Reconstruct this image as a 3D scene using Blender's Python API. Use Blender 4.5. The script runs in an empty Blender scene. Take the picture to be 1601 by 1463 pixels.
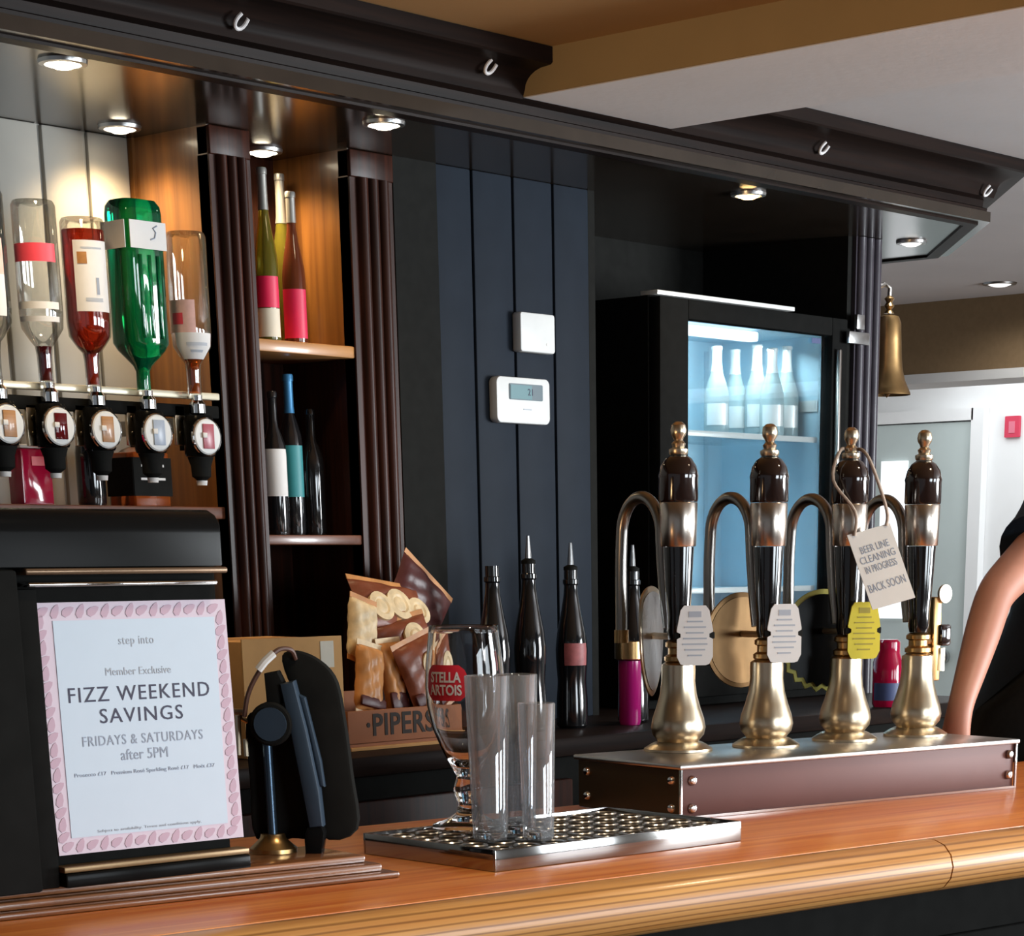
import bpy, bmesh, math, random
from mathutils import Vector, Matrix, Euler
random.seed(7)
PI = math.pi
sc = bpy.context.scene
COL = sc.collection
rad = math.radians

# ------------------------------------------------------------------ camera
F, PPX, PPY = 3500.0, 972.0, 2001.0
W_, H_ = 1601.0, 1463.0
CAM = Vector((0, 0, 1.4))
yaw, pit, rol = rad(49.34), rad(-17.87), rad(-0.39)
fw = Vector((math.sin(yaw)*math.cos(pit), math.cos(yaw)*math.cos(pit), math.sin(pit)))
ri0 = Vector((math.cos(yaw), -math.sin(yaw), 0)); up0 = ri0.cross(fw)
ri = math.cos(rol)*ri0 + math.sin(rol)*up0
up = -math.sin(rol)*ri0 + math.cos(rol)*up0
cd = bpy.data.cameras.new('camera'); cam = bpy.data.objects.new('camera', cd); COL.objects.link(cam)
m3 = Matrix((ri, up, -fw)).transposed()
cam.matrix_world = Matrix.Translation(CAM) @ m3.to_4x4()
cd.sensor_fit = 'HORIZONTAL'; cd.sensor_width = 36.0
cd.lens = F*36.0/W_
cd.shift_x = (W_/2-PPX)/W_
cd.shift_y = (PPY-H_/2)/W_
cd.clip_start = 0.05; cd.clip_end = 60
sc.camera = cam

# measuring helpers: where a sight line meets a real plane of the room
def ray(x, y): return fw + ri*((x-PPX)/F) - up*((y-PPY)/F)
def onz(x, y, z): d = ray(x, y); return CAM + d*((z-CAM.z)/d.z)
def ony(x, y, Y): d = ray(x, y); return CAM + d*((Y-CAM.y)/d.y)
def onx(x, y, X): d = ray(x, y); return CAM + d*((X-CAM.x)/d.x)
def atd(x, y, dep): return CAM + ray(x, y)*dep
def onp(x, y, P, n):
    d = ray(x, y); n = Vector(n); return CAM + d*(n.dot(Vector(P)-CAM)/n.dot(d))

# ------------------------------------------------------------------ materials
def mat(name, col, rough=0.5, metal=0.0, spec=0.5, coat=0.0, trans=0.0, ior=1.45, emit=None, es=0.0, noise=0.0, nscale=40.0, bump=0.0, bscale=200.0, alpha=None):
    m = bpy.data.materials.new(name); m.use_nodes = True
    nt = m.node_tree; b = nt.nodes['Principled BSDF']
    b.inputs['Base Color'].default_value = (*col, 1)
    b.inputs['Roughness'].default_value = rough
    b.inputs['Metallic'].default_value = metal
    b.inputs['Specular IOR Level'].default_value = spec
    b.inputs['Coat Weight'].default_value = coat
    b.inputs['Coat Roughness'].default_value = 0.08
    b.inputs['Transmission Weight'].default_value = trans
    b.inputs['IOR'].default_value = ior
    if emit:
        b.inputs['Emission Color'].default_value = (*emit, 1); b.inputs['Emission Strength'].default_value = es
    if noise or bump:
        tc = nt.nodes.new('ShaderNodeTexCoord')
        n = nt.nodes.new('ShaderNodeTexNoise'); n.inputs['Scale'].default_value = nscale; n.inputs['Detail'].default_value = 5
        nt.links.new(tc.outputs['Object'], n.inputs['Vector'])
        if noise:
            r = nt.nodes.new('ShaderNodeValToRGB')
            r.color_ramp.elements[0].position = 0.3; r.color_ramp.elements[1].position = 0.7
            r.color_ramp.elements[0].color = (*[c*(1-noise) for c in col], 1)
            r.color_ramp.elements[1].color = (*[min(1, c*(1+noise)) for c in col], 1)
            nt.links.new(n.outputs['Fac'], r.inputs['Fac']); nt.links.new(r.outputs['Color'], b.inputs['Base Color'])
        if bump:
            n2 = nt.nodes.new('ShaderNodeTexNoise'); n2.inputs['Scale'].default_value = bscale
            nt.links.new(tc.outputs['Object'], n2.inputs['Vector'])
            bp = nt.nodes.new('ShaderNodeBump'); bp.inputs['Strength'].default_value = bump; bp.inputs['Distance'].default_value = 0.002
            nt.links.new(n2.outputs['Fac'], bp.inputs['Height']); nt.links.new(bp.outputs['Normal'], b.inputs['Normal'])
    return m

def wood(name, c1, c2, stretch=(1.5, 40, 40), rough=0.35, coat=0.3, ring=None, spec=0.5):
    m = bpy.data.materials.new(name); m.use_nodes = True
    nt = m.node_tree; b = nt.nodes['Principled BSDF']; N = nt.nodes.new; L = nt.links.new
    tc = N('ShaderNodeTexCoord'); mp = N('ShaderNodeMapping'); mp.inputs['Scale'].default_value = stretch
    L(tc.outputs['Object'], mp.inputs['Vector'])
    n = N('ShaderNodeTexNoise'); n.inputs['Scale'].default_value = 2.0; n.inputs['Detail'].default_value = 8; n.inputs['Distortion'].default_value = 0.6
    L(mp.outputs['Vector'], n.inputs['Vector'])
    r = N('ShaderNodeValToRGB'); r.color_ramp.elements[0].position = 0.32; r.color_ramp.elements[1].position = 0.68
    r.color_ramp.elements[0].color = (*c1, 1); r.color_ramp.elements[1].color = (*c2, 1)
    L(n.outputs['Fac'], r.inputs['Fac'])
    out = r.outputs['Color']
    if ring:
        w = N('ShaderNodeTexWave'); w.wave_type = 'BANDS'; w.bands_direction = 'Z'
        w.inputs['Scale'].default_value = ring; w.inputs['Distortion'].default_value = 2.2; w.inputs['Detail'].default_value = 2; w.inputs['Detail Scale'].default_value = 0.8
        mp2 = N('ShaderNodeMapping'); mp2.inputs['Scale'].default_value = (0.5, 6, 6)
        L(tc.outputs['Object'], mp2.inputs['Vector']); L(mp2.outputs['Vector'], w.inputs['Vector'])
        r2 = N('ShaderNodeValToRGB'); r2.color_ramp.elements[0].position = 0.0; r2.color_ramp.elements[1].position = 0.35
        r2.color_ramp.elements[0].color = (0.42, 0.36, 0.30, 1); r2.color_ramp.elements[1].color = (1, 1, 1, 1)
        L(w.outputs['Fac'], r2.inputs['Fac'])
        mx = N('ShaderNodeMixRGB'); mx.blend_type = 'MULTIPLY'; mx.inputs['Fac'].default_value = 0.9
        L(out, mx.inputs['Color1']); L(r2.outputs['Color'], mx.inputs['Color2']); out = mx.outputs['Color']
    L(out, b.inputs['Base Color'])
    b.inputs['Roughness'].default_value = rough; b.inputs['Coat Weight'].default_value = coat; b.inputs['Coat Roughness'].default_value = 0.12
    b.inputs['Specular IOR Level'].default_value = spec
    bp = N('ShaderNodeBump'); bp.inputs['Strength'].default_value = 0.12; bp.inputs['Distance'].default_value = 0.001
    L(n.outputs['Fac'], bp.inputs['Height']); L(bp.outputs['Normal'], b.inputs['Normal'])
    return m

def thin_glass(name, tint=(1, 1, 1), gloss=0.08, rough=0.02):
    m = bpy.data.materials.new(name); m.use_nodes = True; nt = m.node_tree; nt.nodes.clear(); N = nt.nodes.new; L = nt.links.new
    o = N('ShaderNodeOutputMaterial'); t = N('ShaderNodeBsdfTransparent'); t.inputs['Color'].default_value = (*tint, 1)
    g = N('ShaderNodeBsdfGlossy'); g.inputs['Roughness'].default_value = rough
    lw = N('ShaderNodeLayerWeight'); lw.inputs['Blend'].default_value = 0.35
    ma = N('ShaderNodeMath'); ma.operation = 'MULTIPLY_ADD'; ma.inputs[1].default_value = 0.55; ma.inputs[2].default_value = gloss
    L(lw.outputs['Fresnel'], ma.inputs[0])
    mx = N('ShaderNodeMixShader'); L(ma.outputs[0], mx.inputs['Fac']); L(t.outputs[0], mx.inputs[1]); L(g.outputs[0], mx.inputs[2])
    L(mx.outputs[0], o.inputs['Surface'])
    return m

def brightened_glass(name, milky=0.09, gloss=0.11):
    # thin clear glass with a faint film mix, caught light put into the colour
    m = thin_glass(name, (0.95, 0.96, 0.97), gloss); nt = m.node_tree; o = next(n for n in nt.nodes if n.type == 'OUTPUT_MATERIAL')
    src = o.inputs['Surface'].links[0].from_socket
    d = nt.nodes.new('ShaderNodeBsdfDiffuse'); d.inputs['Color'].default_value = (0.85, 0.87, 0.9, 1)
    mx = nt.nodes.new('ShaderNodeMixShader'); mx.inputs['Fac'].default_value = milky
    nt.links.new(src, mx.inputs[1]); nt.links.new(d.outputs[0], mx.inputs[2]); nt.links.new(mx.outputs[0], o.inputs['Surface'])
    return m

def leaf_paper(name):
    return mat(name, (0.62, 0.52, 0.60), 0.6)

M = {}
M['black'] = mat('black_lacquer', (0.012, 0.012, 0.0115), 0.6, spec=0.0, noise=0.1)
M['blackmat'] = mat('black_matt', (0.015, 0.015, 0.014), 0.7, spec=0.02, noise=0.1)
M['blackgloss'] = mat('black_gloss', (0.006, 0.006, 0.006), 0.22, spec=0.05)
M['darkwood'] = wood('dark_mahogany', (0.010, 0.0075, 0.007), (0.018, 0.011, 0.009), rough=0.40, coat=0.0, spec=0.04)
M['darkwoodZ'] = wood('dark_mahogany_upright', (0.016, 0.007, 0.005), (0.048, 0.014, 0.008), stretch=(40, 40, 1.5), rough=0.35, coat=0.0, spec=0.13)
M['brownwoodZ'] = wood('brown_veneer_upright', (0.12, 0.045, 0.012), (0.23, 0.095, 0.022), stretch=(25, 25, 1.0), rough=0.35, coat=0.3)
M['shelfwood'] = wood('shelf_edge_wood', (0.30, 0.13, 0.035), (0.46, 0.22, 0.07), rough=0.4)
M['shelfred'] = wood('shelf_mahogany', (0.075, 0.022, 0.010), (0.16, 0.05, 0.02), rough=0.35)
M['counter'] = wood('counter_top_wood', (0.62, 0.15, 0.03), (0.86, 0.33, 0.08), stretch=(1.2, 26, 26), rough=0.35, coat=0.12)
M['nosing'] = wood('counter_nosing_wood', (0.48, 0.20, 0.05), (0.68, 0.35, 0.11), stretch=(1.2, 30, 30), rough=0.38, coat=0.15, ring=9.0)
M['plinth'] = wood('plinth_mahogany', (0.12, 0.040, 0.016), (0.28, 0.11, 0.04), rough=0.25, coat=0.5)
M['navy'] = mat('navy_painted_boards', (0.0155, 0.0205, 0.029), 0.6, spec=0.10, noise=0.08, nscale=15)
M['greyboard'] = mat('cream_painted_boards', (0.34, 0.325, 0.29), 0.5, noise=0.05, nscale=10)
M['ceiling'] = mat('ceiling_paint', (0.68, 0.655, 0.655), 0.9, spec=0.1, noise=0.03, nscale=4, bump=0.15, bscale=60)
M['ochre'] = mat('ochre_ceiling_warm_light', (0.40, 0.245, 0.115), 0.9, spec=0.1, noise=0.03, nscale=4, bump=0.15, bscale=60)  # warm light on the left bay put into the ceiling colour
M['ochretan'] = mat('tan_beam_warm_light', (0.36, 0.265, 0.135), 0.9, spec=0.1, noise=0.04, nscale=8)  # warm light on the beam's left face put into its tan
M['tanwall'] = mat('tan_wallpaint', (0.27, 0.185, 0.105), 0.9, spec=0.1, noise=0.06, nscale=60)
M['whitewall'] = mat('white_wallpaint', (0.82, 0.83, 0.83), 0.9, spec=0.1, noise=0.02, nscale=5)
M['greendoor'] = mat('pale_green_paint', (0.50, 0.57, 0.56), 0.6, noise=0.03, nscale=6)
M['floor'] = wood('floor_boards', (0.10, 0.055, 0.03), (0.18, 0.10, 0.055), stretch=(1, 12, 12), rough=0.5, coat=0.1)
M['frontwall'] = mat('front_wall_paint', (0.38, 0.32, 0.26), 0.9, noise=0.04, nscale=5)
M['chrome'] = mat('chrome', (0.80, 0.80, 0.80), 0.08, 1.0)
M['traysteel'] = mat('tray_polished_steel', (0.36, 0.35, 0.34), 0.09, 1.0)
M['steel'] = mat('brushed_steel', (0.55, 0.55, 0.55), 0.28, 1.0, bump=0.1, bscale=300)
M['steeldark'] = mat('worn_steel', (0.30, 0.28, 0.26), 0.3, 1.0)
M['brass'] = mat('satin_brass', (0.66, 0.55, 0.40), 0.30, 1.0, noise=0.06, nscale=30)
M['brassold'] = mat('aged_brass', (0.48, 0.30, 0.13), 0.32, 1.0, noise=0.15, nscale=30)
M['bronze'] = mat('dark_bronze', (0.20, 0.115, 0.05), 0.38, 0.8, noise=0.15, nscale=30)
M['ferrule'] = mat('champagne_metal', (0.62, 0.54, 0.47), 0.25, 1.0)
M['copper'] = mat('box_bronze_sheet', (0.115, 0.046, 0.038), 0.5, 0.1, spec=0.3, noise=0.07, nscale=9)
M['pumptop'] = mat('box_top_steel', (0.66, 0.64, 0.62), 0.30, 1.0)
M['pumpblack'] = mat('pump_handle_lacquer', (0.010, 0.009, 0.010), 0.1, spec=0.6, coat=0.6)
M['pumpbrown'] = mat('pump_top_lacquer', (0.022, 0.012, 0.010), 0.1, spec=0.6, coat=0.6)
M['white'] = mat('white_plastic', (0.66, 0.66, 0.64), 0.45, noise=0.02)
M['card'] = mat('white_card', (0.76, 0.74, 0.71), 0.8, noise=0.02)
M['yellow'] = mat('yellow_card', (0.66, 0.55, 0.035), 0.7, noise=0.03)
M['paper'] = mat('poster_paper', (0.53, 0.615, 0.71), 0.6, noise=0.01)
M['pink'] = leaf_paper('poster_pink_border')
M['pinkleaf'] = mat('poster_pink_leaf', (0.50, 0.34, 0.42), 0.6)
M['ink'] = mat('dark_ink', (0.05, 0.05, 0.085), 0.7)
M['inkgrey'] = mat('grey_ink', (0.30, 0.34, 0.42), 0.7)
M['inkpale'] = mat('pale_ink', (0.42, 0.45, 0.50), 0.7)
M['inkblack'] = mat('black_ink', (0.03, 0.022, 0.018), 0.8)
M['redlabel'] = mat('red_label', (0.62, 0.02, 0.035), 0.4, noise=0.05)
M['pinkred'] = mat('raspberry_label', (0.60, 0.012, 0.07), 0.45, noise=0.05)
M['bandred'] = mat('coral_band', (0.70, 0.06, 0.09), 0.4)
M['labelwhite'] = mat('label_paper', (0.72, 0.70, 0.68), 0.6, noise=0.03)
M['labelpink'] = mat('label_blush', (0.68, 0.42, 0.38), 0.6, noise=0.12, nscale=60)
M['labelcream'] = mat('label_cream', (0.60, 0.56, 0.46), 0.6, noise=0.04)
M['teal'] = mat('teal_label', (0.03, 0.24, 0.26), 0.5, noise=0.05)
M['bluefoil'] = mat('blue_foil', (0.06, 0.24, 0.46), 0.3, 0.3)
M['greyfoil'] = mat('grey_foil', (0.30, 0.29, 0.27), 0.35, 0.5)
M['glass'] = mat('clear_glass', (1, 1, 1), 0.0, trans=1.0, ior=1.40)
M['tumbler'] = brightened_glass('tumbler_glass')
M['bottleglass'] = thin_glass('bottle_clear', (0.93, 0.94, 0.92), 0.10)
M['doorglass'] = thin_glass('door_glass', (0.95, 0.98, 0.99), 0.0)
M['greenglass'] = mat('green_glass', (0.004, 0.34, 0.13), 0.02, trans=0.85, ior=1.4, coat=0.4)
M['greenwine'] = mat('olive_wine_glass', (0.28, 0.26, 0.035), 0.04, trans=0.75, ior=1.3, coat=0.5)
M['brownwine'] = mat('brown_wine_glass', (0.14, 0.035, 0.015), 0.05, trans=0.3, ior=1.3, coat=0.5)
M['blackglass'] = mat('black_bottle_glass', (0.010, 0.010, 0.011), 0.06, spec=0.6, coat=0.6)
M['redliquid'] = mat('red_amber_spirit', (0.55, 0.035, 0.012), 0.02, trans=0.75, ior=1.33)
M['amber'] = mat('amber_spirit', (0.72, 0.16, 0.03), 0.02, trans=0.75, ior=1.33)
M['darkred'] = mat('dark_rum', (0.16, 0.012, 0.014), 0.04, trans=0.4, ior=1.33)
M['cordial'] = mat('raspberry_cordial', (0.46, 0.008, 0.05), 0.1, trans=0.3, ior=1.33, coat=0.4)
M['magenta'] = mat('magenta_tumbler', (0.34, 0.010, 0.13), 0.12, coat=0.5)
M['cardboard'] = mat('cardboard', (0.46, 0.24, 0.085), 0.85, noise=0.08, nscale=25)
M['boxbrown'] = mat('printed_box_board', (0.27, 0.095, 0.038), 0.75, noise=0.08, nscale=25)
M['crisp1'] = mat('crisp_bag_brown', (0.20, 0.052, 0.022), 0.4, noise=0.25, nscale=18, bump=0.4, bscale=60)
M['crisp2'] = mat('crisp_bag_orange', (0.52, 0.23, 0.075), 0.4, noise=0.2, nscale=25, bump=0.4, bscale=60)
M['crisp3'] = mat('crisp_bag_dark', (0.07, 0.014, 0.012), 0.4, noise=0.2, nscale=18, bump=0.4, bscale=60)
M['cream'] = mat('cream_print', (0.72, 0.56, 0.34), 0.45, noise=0.2, nscale=50)
M['bluegrey'] = mat('slate_blue_casing', (0.028, 0.045, 0.068), 0.45, spec=0.25, noise=0.05)
M['shoe_silver'] = mat('silver_paint', (0.66, 0.65, 0.66), 0.5)
M['twine'] = mat('twine', (0.50, 0.40, 0.32), 0.9, noise=0.2, nscale=200)
M['screen'] = mat('lcd_screen', (0.13, 0.24, 0.26), 0.25)
M['screendark'] = mat('lcd_surround', (0.10, 0.14, 0.16), 0.3)
M['lamp'] = mat('lamp_glow', (0.9, 0.9, 0.85), 0.5, emit=(1.0, 0.86, 0.62), es=14.0)
M['lampamber'] = mat('lamp_amber', (0.9, 0.8, 0.6), 0.5, emit=(1.0, 0.62, 0.22), es=11.0)
M['lampcool'] = mat('lamp_cool', (0.9, 0.9, 0.9), 0.5, emit=(1.0, 0.97, 0.92), es=1.6)
M['tubeglow'] = mat('tube_glow', (0.9, 0.9, 0.9), 0.5, emit=(0.80, 0.86, 1.0), es=3.0)
M['liner'] = mat('fridge_liner', (0.50, 0.72, 0.83), 0.5)
M['foilwhite'] = mat('pale_foil', (0.80, 0.80, 0.78), 0.35, 0.2)
M['icebottle'] = mat('pale_bottle', (0.62, 0.76, 0.76), 0.1, trans=0.5, ior=1.2)
M['sea'] = mat('sea_green_bottle', (0.10, 0.35, 0.30), 0.1, trans=0.3, ior=1.2)
M['skin'] = mat('skin', (0.44, 0.20, 0.135), 0.5, noise=0.06, nscale=30)
M['hair'] = mat('hair_dark', (0.02, 0.013, 0.01), 0.6, noise=0.2, nscale=120)
M['tee'] = mat('navy_cotton', (0.014, 0.026, 0.045), 0.85, noise=0.1, nscale=150)
M['apron'] = mat('black_cotton', (0.017, 0.017, 0.017), 0.9, spec=0.15, noise=0.1, nscale=150)
M['eyewhite'] = mat('eye', (0.7, 0.7, 0.7), 0.2)
M['shoe'] = mat('shoe_leather', (0.015, 0.013, 0.012), 0.4)
M['signred'] = mat('fire_sign_red', (0.62, 0.05, 0.10), 0.5)
M['tanpost'] = wood('pale_oak', (0.46, 0.25, 0.13), (0.58, 0.34, 0.20), stretch=(30, 30, 1.5), rough=0.5)
M['winglow'] = mat('daylight_pane', (0.8, 0.8, 0.8), 0.5, emit=(0.92, 0.97, 1.0), es=0.7)
M['blackrubber'] = mat('bar_grid_dark', (0.05, 0.043, 0.03), 0.35, 0.6)
M['navyc'] = mat('cordial_label_blue', (0.06, 0.08, 0.18), 0.5)

# ------------------------------------------------------------------ mesh builder
def T(x=0, y=0, z=0): return Matrix.Translation((x, y, z))
def RZ(a): return Matrix.Rotation(a, 4, 'Z')
def RX(a): return Matrix.Rotation(a, 4, 'X')
def RY(a): return Matrix.Rotation(a, 4, 'Y')

class B:
    def __init__(s): s.bm = bmesh.new()
    def _add(s, verts, faces, mtx=None):
        vs = [s.bm.verts.new((mtx @ Vector(v)) if mtx else Vector(v)) for v in verts]
        out = []
        for f in faces:
            try: out.append(s.bm.faces.new([vs[i] for i in f]))
            except ValueError: pass
        return vs, out
    def box(s, x0, x1, y0, y1, z0, z1, bev=0.0, mtx=None, seg=2):
        v = [(x, y, z) for z in (z0, z1) for y in (y0, y1) for x in (x0, x1)]
        f = [(0, 2, 3, 1), (4, 5, 7, 6), (0, 1, 5, 4), (2, 6, 7, 3), (0, 4, 6, 2), (1, 3, 7, 5)]
        vs, fs = s._add(v, f, mtx)
        if bev:
            es = list({e for fc in fs for e in fc.edges})
            bmesh.ops.bevel(s.bm, geom=es, offset=bev, segments=seg, affect='EDGES', profile=0.5)
        return s
    def lathe(s, prof, seg=32, mtx=None, a0=0.0, a1=None, cap=True):
        full = a1 is None
        n = seg if full else seg+1
        aa = [(2*PI*i/seg) if full else a0+(a1-a0)*i/seg for i in range(n)]
        verts = []; rings = []
        for r, z in prof:
            if r < 1e-6 and full:
                rings.append([len(verts)]); verts.append((0, 0, z))
            else:
                rings.append(list(range(len(verts), len(verts)+n)))
                verts += [(r*math.cos(a), r*math.sin(a), z) for a in aa]
        faces = []
        for A, C in zip(rings, rings[1:]):
            m = seg
            for i in range(m):
                j = (i+1) % n
                if len(A) == 1 and len(C) == 1: continue
                if len(A) == 1: faces.append((A[0], C[i], C[j])) if False else faces.append((A[0], C[j], C[i]))
                elif len(C) == 1: faces.append((A[i], A[j], C[0]))
                else: faces.append((A[i], A[j], C[j], C[i]))
        if full and cap:
            if len(rings[0]) > 1: faces.append(tuple(reversed(rings[0])))
            if len(rings[-1]) > 1: faces.append(tuple(rings[-1]))
        s._add(verts, faces, mtx); return s
    def tube(s, pts, r, seg=10, mtx=None, closed=False):
        pts = [Vector(p) for p in pts]; n = len(pts)
        rr = r if isinstance(r, (list, tuple)) else [r]*n
        verts = []; t0 = None; nrm = None
        for i, p in enumerate(pts):
            if closed: t = (pts[(i+1) % n]-pts[i-1]).normalized()
            else: t = (pts[min(i+1, n-1)]-pts[max(i-1, 0)]).normalized()
            if nrm is None:
                nrm = t.orthogonal().normalized()
            else:
                nrm = (nrm - t*nrm.dot(t))
                nrm = nrm.normalized() if nrm.length > 1e-6 else t.orthogonal().normalized()
            bn = t.cross(nrm)
            for k in range(seg):
                a = 2*PI*k/seg
                verts.append(p + (nrm*math.cos(a)+bn*math.sin(a))*rr[i])
        faces = []
        for i in range(n if closed else n-1):
            j = (i+1) % n
            for k in range(seg):
                l = (k+1) % seg
                faces.append((i*seg+k, i*seg+l, j*seg+l, j*seg+k))
        if not closed:
            faces.append(tuple(range(seg-1, -1, -1))); faces.append(tuple((n-1)*seg+k for k in range(seg)))
        s._add(verts, faces, mtx); return s
    def prism(s, poly, h0, h1, mtx=None, axis='Y', bev=0.0):
        # poly in the plane square to the axis: axis Y -> (x, z), axis X -> (y, z), axis Z -> (x, y)
        def P(a, b, h): return {'Y': (a, h, b), 'X': (h, a, b), 'Z': (a, b, h)}[axis]
        n = len(poly)
        v = [P(a, b, h0) for a, b in poly] + [P(a, b, h1) for a, b in poly]
        f = [tuple(range(n)), tuple(range(2*n-1, n-1, -1))] + [(i, i+n, (i+1) % n+n, (i+1) % n) for i in range(n)]
        vs, fs = s._add(v, f, mtx)
        bmesh.ops.recalc_face_normals(s.bm, faces=fs)
        if bev:
            es = [e for e in {e for fc in fs[:2] for e in fc.edges}]
            bmesh.ops.bevel(s.bm, geom=es, offset=bev, segments=2, affect='EDGES', profile=0.5)
        return s
    def sweep(s, path, prof, mtx=None, left=True):
        # path: plan points; prof: (outward offset, z) closed loop; outward is to the right of travel; mitred corners
        pts = [Vector((p[0], p[1])) for p in path]; n = len(pts); k = len(prof); verts = []
        for i, p in enumerate(pts):
            d0 = (pts[i]-pts[i-1]).normalized() if i > 0 else (pts[1]-pts[0]).normalized()
            d1 = (pts[i+1]-pts[i]).normalized() if i < n-1 else d0
            n0 = Vector((d0.y, -d0.x)); n1 = Vector((d1.y, -d1.x))
            m = (n0+n1).normalized(); m = m/max(0.2, m.dot(n0))
            for o, z in prof: verts.append((p.x+m.x*o, p.y+m.y*o, z))
        faces = []
        for i in range(n-1):
            for a in range(k):
                b = (a+1) % k
                faces.append((i*k+a, i*k+b, (i+1)*k+b, (i+1)*k+a))
        faces.append(tuple(range(k-1, -1, -1))); faces.append(tuple((n-1)*k+a for a in range(k)))
        vs, fs = s._add(verts, faces, mtx); bmesh.ops.recalc_face_normals(s.bm, faces=fs)
        return s
    def done(s, name, m, parent=None, ang=0.6, sub=0):
        me = bpy.data.meshes.new(name); s.bm.to_mesh(me); s.bm.free()
        for p in me.polygons: p.use_smooth = True
        me.set_sharp_from_angle(angle=ang)
        o = bpy.data.objects.new(name, me); COL.objects.link(o)
        if m: me.materials.append(M[m] if isinstance(m, str) else m)
        if parent: o.parent = parent
        if sub:
            md = o.modifiers.new('s', 'SUBSURF'); md.levels = sub; md.render_levels = sub
        return o

def tag(o, label, cat, group=None, kind=None):
    o['label'] = label; o['category'] = cat
    if group: o['group'] = group
    if kind: o['kind'] = kind
    return o
def thing(name, label, cat, loc, rz=0.0, group=None, kind=None):
    o = bpy.data.objects.new(name, None); o.empty_display_size = 0.05; COL.objects.link(o)
    o.location = loc; o.rotation_euler = (0, 0, rz)
    return tag(o, label, cat, group, kind)
def struct(o, label=None, cat=None):
    o['kind'] = 'structure'
    if label: o['label'] = label
    if cat: o['category'] = cat
    return o
def text(name, body, size, m, parent, mtx, extrude=0.0003, align='CENTER', spacing=1.0, bold=0.0, sx=1.0):
    cu = bpy.data.curves.new(name, 'FONT'); cu.body = body; cu.size = size; cu.align_x = align; cu.align_y = 'CENTER'
    cu.extrude = extrude; cu.space_character = spacing; cu.offset = bold; cu.resolution_u = 3
    ob = bpy.data.objects.new(name+'_c', cu); COL.objects.link(ob)
    dg = bpy.context.evaluated_depsgraph_get()
    me = bpy.data.meshes.new_from_object(ob.evaluated_get(dg))
    bpy.data.objects.remove(ob); bpy.data.curves.remove(cu)
    me.transform(mtx @ Matrix.Diagonal((sx, 1, 1, 1)))
    me.materials.clear(); me.materials.append(M[m])
    o = bpy.data.objects.new(name, me); COL.objects.link(o)
    if parent: o.parent = parent
    return o
FACE = RX(PI/2)            # text lying in XY stood up to face -Y
def dup(root, name=None):
    r = root.copy(); COL.objects.link(r)
    for ch in list(root.children):
        c = ch.copy(); COL.objects.link(c); c.parent = r
        for g in list(ch.children):
            d = g.copy(); COL.objects.link(d); d.parent = c
    return r
def smooth_poly(pts, n=4, closed=True):
    out = []; N = len(pts)
    for i in range(N if closed else N-1):
        p0, p1, p2, p3 = [Vector(pts[(i+k-1) % N] if closed else pts[min(max(i+k-1, 0), N-1)]) for k in range(4)]
        for j in range(n):
            t = j/n
            out.append(0.5*((2*p1)+(p2-p0)*t+(2*p0-5*p1+4*p2-p3)*t*t+(3*p1-p0-3*p2+p3)*t**3))
    if not closed: out.append(Vector(pts[-1]))
    return out
def rrect(x0, x1, z0, z1, r, n=5):
    out = []
    for cx, cz, a in ((x1-r, z1-r, 0), (x0+r, z1-r, 90), (x0+r, z0+r, 180), (x1-r, z0+r, 270)):
        for i in range(n+1):
            t = rad(a+90*i/n); out.append((cx+r*math.cos(t), cz+r*math.sin(t)))
    return out

# ================================================================== SETTING
ZC = 2.208; ZS = 2.0905; ZBEAM = 2.14; ZW = 1.085; XFAR = 6.84; XEND = 8.3
fl = B().box(-2.2, 9.2, -3.2, 6.6, -0.05, 0.0).done('floor', 'floor'); struct(fl, 'brown boarded floor of the bar', 'floor')
ce = B().box(3.2, 9.2, -3.2, 6.6, ZC, ZC+0.05).done('ceiling', 'ceiling'); struct(ce, 'low white ceiling to the right of the beam', 'ceiling')
ce2 = B().box(-2.2, 3.2, -3.2, 6.6, ZC, ZC+0.05).done('ceiling', 'ochre'); struct(ce2, 'low warm-lit ceiling to the left of the beam', 'ceiling')
bm_ = B().box(3.092, 3.483, -3.15, 3.46, ZBEAM, ZC).done('ceiling_beam', 'ceiling'); struct(bm_, 'boxed ceiling beam crossing above the bar', 'beam')
bs_ = B().box(3.088, 3.092, -3.15, 3.46, ZBEAM+0.0015, ZC).done('warm_light_face', 'ochretan', bm_)  # thin sheet added to carry the warm light as colour
# back wall: plain dark behind the joinery
wb = B().box(-2.2, 5.2, 3.72, 3.80, 0, ZC).done('wall_back', 'blackmat'); struct(wb, 'dark wall behind the back bar', 'wall')
# wall in front of the bar, behind the photographer, with openings added for the front fills
wf = B()
for a, b_ in ((-2.2, 1.2), (2.6, 3.6), (5.0, 9.2)): wf.box(a, b_, -3.2, -3.1, 0, ZC)
for a, b_ in ((1.2, 2.6), (3.6, 5.0)):
    wf.box(a, b_, -3.2, -3.1, 0, 0.8); wf.box(a, b_, -3.2, -3.1, 2.0, ZC)
struct(wf.done('wall_front', 'frontwall'), 'wall facing the bar with two openings for added light', 'wall')
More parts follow.
